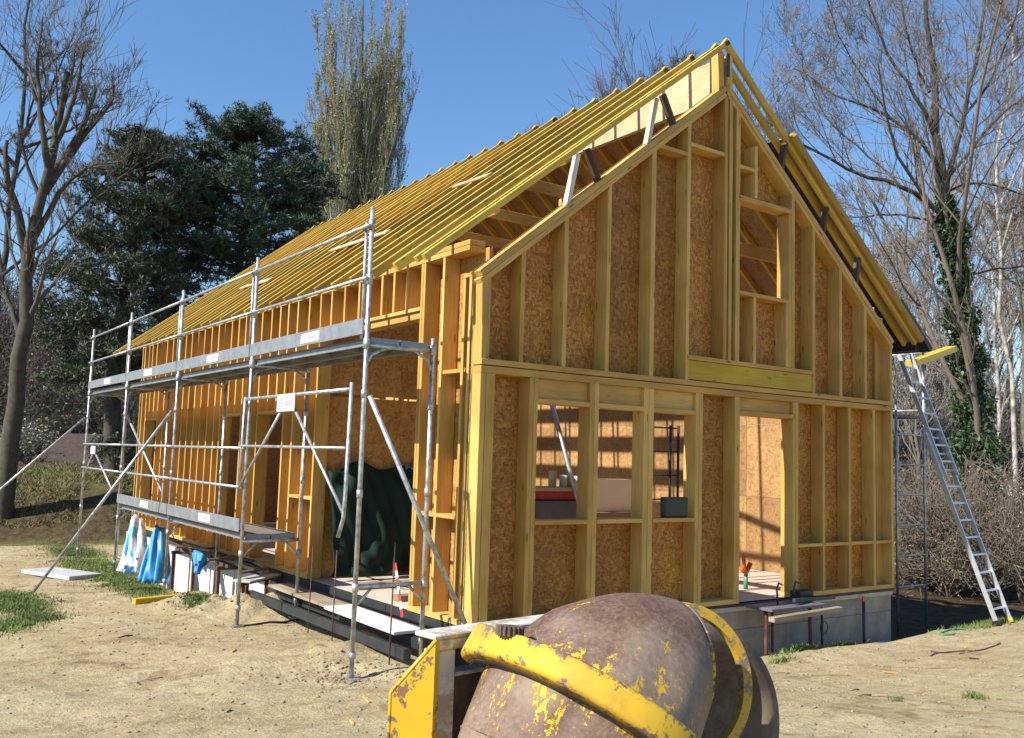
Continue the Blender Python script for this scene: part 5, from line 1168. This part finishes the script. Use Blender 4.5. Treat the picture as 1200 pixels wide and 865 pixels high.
wood_mass('far_woodland', 'brown leafless woodland closing the view behind the cottage', -160, 240, 54, 9.5, 800, 91)
wood_mass('far_woodland', 'grey brown leafless woodland closing the view behind the ladder', 960, 1340, 58, 8.0, 700, 92, 'twig_grey')

# cottage beyond the bank
cb = at(80, 560, 36)
ct = thing('cottage', 'small white cottage with a steep brown roof beyond the bank', 'cottage', cb)
cx, cy, cz = cb
def cottage():
    fx = Vector((CR[0], CR[1], 0)).normalized(); fy = Vector((CF[0], CF[1], 0)).normalized()
    def cblock(name, a0, a1, b0, b1, z0, z1, mat, par):
        c = Vector((cx, cy, 0))+fx*((a0+a1)/2)+fy*((b0+b1)/2); c.z = cz+(z0+z1)/2
        mx = Matrix(((fx.x, fy.x, 0, c.x), (fx.y, fy.y, 0, c.y), (0, 0, 1, c.z), (0, 0, 0, 1)))
        return link(name, box_mesh(a1-a0, b1-b0, z1-z0, mat, 0.01), None, par, mx)
    cblock('wall', -1.15, 1.3, 0, 2.0, -0.4, 0.75, 'plasterw', ct)
    vs_ = []
    for a_ in (-1.35, 1.55):
        for b_, z_ in ((-0.35, 0.62), (1.0, 1.75), (2.35, 0.62)):
            ins = 0.75 if z_ > 1 else 0.0
            c = Vector((cx, cy, 0))+fx*(a_+(ins if a_ < 0 else -ins))+fy*b_; vs_.append((c.x, c.y, cz+z_))
    link('roof', mesh_from(vs_, [(0, 1, 4, 3), (1, 2, 5, 4), (0, 2, 1), (3, 4, 5), (0, 3, 5, 2)], 'thatch'), None, ct)
    for a_ in (-1.05, -0.55, -0.05, 0.55):
        wn = cblock('window', a_, a_+0.38, -0.03, 0.02, 0.0, 0.58, 'white', ct); cblock('pane', a_+0.06, a_+0.32, -0.05, -0.032, 0.07, 0.50, 'steel_dark', wn)
cottage()

# ------------------------------------------------------------------ grass, clods, litter
rg = np.random.default_rng(77)
def blades(name, label, centres, n_, hgt, mat='grassblade'):
    xs, ys_ = [], []
    for cx, cy, rx, ry in centres:
        k = max(1, int(n_*rx*ry/sum(c[2]*c[3] for c in centres))); a_ = rg.random(k)*6.283; r_ = np.abs(rg.normal(size=k))*0.62
        xs.append(cx+rx*r_*np.cos(a_)); ys_.append(cy+ry*r_*np.sin(a_))
    x = np.concatenate(xs); y = np.concatenate(ys_); keep = fbm(x*2.2, y*2.2, 4, 3)+0.12*rg.normal(size=len(x)) > -0.10; x, y = x[keep], y[keep]; z = ground_z(x, y)
    h = hgt*(0.4+0.9*rg.random(len(x))); a_ = rg.random(len(x))*6.283; wd = 0.006+0.006*rg.random(len(x)); ln = rg.normal(size=(len(x), 2))*0.5
    base = np.stack([x, y, z-0.01], 1); sd_ = np.stack([np.cos(a_), np.sin(a_), 0*a_], 1)*wd[:, None]; tip = base+np.stack([ln[:, 0]*h, ln[:, 1]*h, h], 1)
    V = np.stack([base-sd_, base+sd_, tip], 1).reshape(-1, 3); F = np.arange(len(V)).reshape(-1, 3)
    return tag(link(name, np_mesh(V, F, mat), None), label, 'grass', None, 'stuff')
blades('grass', 'short green grass in patches on the dirt beside the scaffold', GP, 110000, 0.05)
blades('grass', 'small green tufts scattered along the dirt crest by the house', [(9.1, -0.72, 0.9, 0.14), (4.6, -0.62, 0.5, 0.06), (3.9, -0.85, 0.3, 0.05), (10.6, -0.7, 0.8, 0.14), (3.1, -3.6, 0.10, 0.10), (2.2, -3.4, 0.06, 0.06), (5.5, -0.6, 0.3, 0.05)], 6000, 0.07)
xs = rg.uniform(-9, 3, 60000); ys_ = rg.uniform(15.8, 26, 60000)
bx_ = np.stack([xs, ys_], 1)
def bank_grass():
    x, y = bx_[:, 0], bx_[:, 1]; k = (y+0.22*(x+3)-15.74 > 1.9) & (fbm(x*0.9, y*0.9, 14, 3) > -0.10); x, y = x[k], y[k]; z = ground_z(x, y); n_ = len(x)
    h = 0.05+0.09*rg.random(n_); a_ = rg.random(n_)*6.283; sd_ = np.stack([np.cos(a_), np.sin(a_), 0*a_], 1)*0.014; base = np.stack([x, y, z-0.01], 1); tip = base+np.stack([rg.normal(size=n_)*0.08, rg.normal(size=n_)*0.08, h], 1)
    V = np.stack([base-sd_, base+sd_, tip], 1).reshape(-1, 3)
    return np_mesh(V, np.arange(len(V)).reshape(-1, 3), 'bankgrass')
M['bankgrass'] = mat_simple('dry_bank_grass', (0.17, 0.17, 0.05), 0.8, 0, 0.45, 0.8, col2=(0.15, 0.105, 0.05))
tag(link('bank_grass', bank_grass(), None), 'rough dry grass covering the bank at the left', 'grass', None, 'stuff')
# dirt clods as one mass
def clods(name, label, n_, sampler, smin, smax, mat):
    ico = bmesh.new(); bmesh.ops.create_icosphere(ico, subdivisions=1, radius=1.0); bv = np.array([v.co[:] for v in ico.verts]); bf = np.array([[v.index for v in f.verts] for f in ico.faces]); ico.free()
    x, y = sampler(n_); z = ground_z(x, y); s_ = smin+(smax-smin)*rg.random(n_)**3
    V = bv[None]*(1+0.35*rg.normal(size=(n_, len(bv), 1)))*s_[:, None, None]*np.array([1.2, 1.0, 0.65]); V = V+np.stack([x, y, z+0.15*s_], 1)[:, None]
    F = bf[None]+(np.arange(n_)*len(bv))[:, None, None]
    return tag(link(name, np_mesh(V.reshape(-1, 3), F.reshape(-1, 3), mat), None), label, 'dirt', None, 'stuff')
def samp_all(n_): return rg.uniform(-5.5, 1.0, n_), rg.uniform(-4.5, 13, n_)
def samp_right(n_): return rg.uniform(0.5, 11, n_), rg.uniform(-5.0, -0.7, n_)
def samp_hole(n_):
    c = np.array([(-1.45, 0.5, 0.28), (-0.75, 0.0, 0.28), (-1.25, 5.15, 0.18), (-0.6, 5.0, 0.5), (-1.2, 0.35, 0.2)]); i = rg.integers(0, len(c), n_); return c[i, 0]+rg.normal(size=n_)*c[i, 2], c[i, 1]+rg.normal(size=n_)*c[i, 2]
clods('dirt_clods', 'small dirt clods and stones scattered over the site on the left', 4200, samp_all, 0.003, 0.020, 'clod')
clods('dirt_clods', 'small dirt clods and stones scattered on the dirt before the block wall', 3400, samp_right, 0.003, 0.018, 'clod')
clods('moist_clods', 'moist soil lumps heaped by the scaffold feet', 800, samp_hole, 0.005, 0.024, 'clod_dark')
rs = random.Random(19)
for k in range(14):
    x, y = (rs.uniform(-3.2, -1.4), rs.uniform(-1.5, 5.5)) if k % 2 else (rs.uniform(3.0, 7.5), rs.uniform(-3.6, -1.0))
    a_ = rs.uniform(0, 3.14); L = rs.uniform(0.03, 0.09)
    tag(beam('wood_scrap', (x-math.cos(a_)*L, y-math.sin(a_)*L, gz(x, y)+0.008), (x+math.cos(a_)*L, y+math.sin(a_)*L, gz(x, y)+0.014), rs.uniform(0.02, 0.04), 0.015, rs.choice(('stud', 'oldwood', 'darkwood')), None), 'small wood scrap trodden into the bare dirt', 'wood scrap', 'wood scraps on the dirt')
# sticks and wood scraps on the dirt
rs = random.Random(9)
for k in range(26):
    x, y = (rs.uniform(-4.5, -1.0), rs.uniform(-3.5, 8)) if k % 2 else (rs.uniform(2, 9), rs.uniform(-4.5, -1.2))
    a_ = rs.uniform(0, 3.14); L = rs.uniform(0.06, 0.22); dx, dy = math.cos(a_)*L, math.sin(a_)*L
    tag(tube('stick', [(x-dx, y-dy, gz(x-dx, y-dy)+0.006), (x, y, gz(x, y)+0.014), (x+dx, y+dy, gz(x+dx, y+dy)+0.006)], rs.uniform(0.004, 0.010), 'oldwood', None, 5), 'short dry stick lying on the bare dirt', 'stick', 'sticks on the dirt')
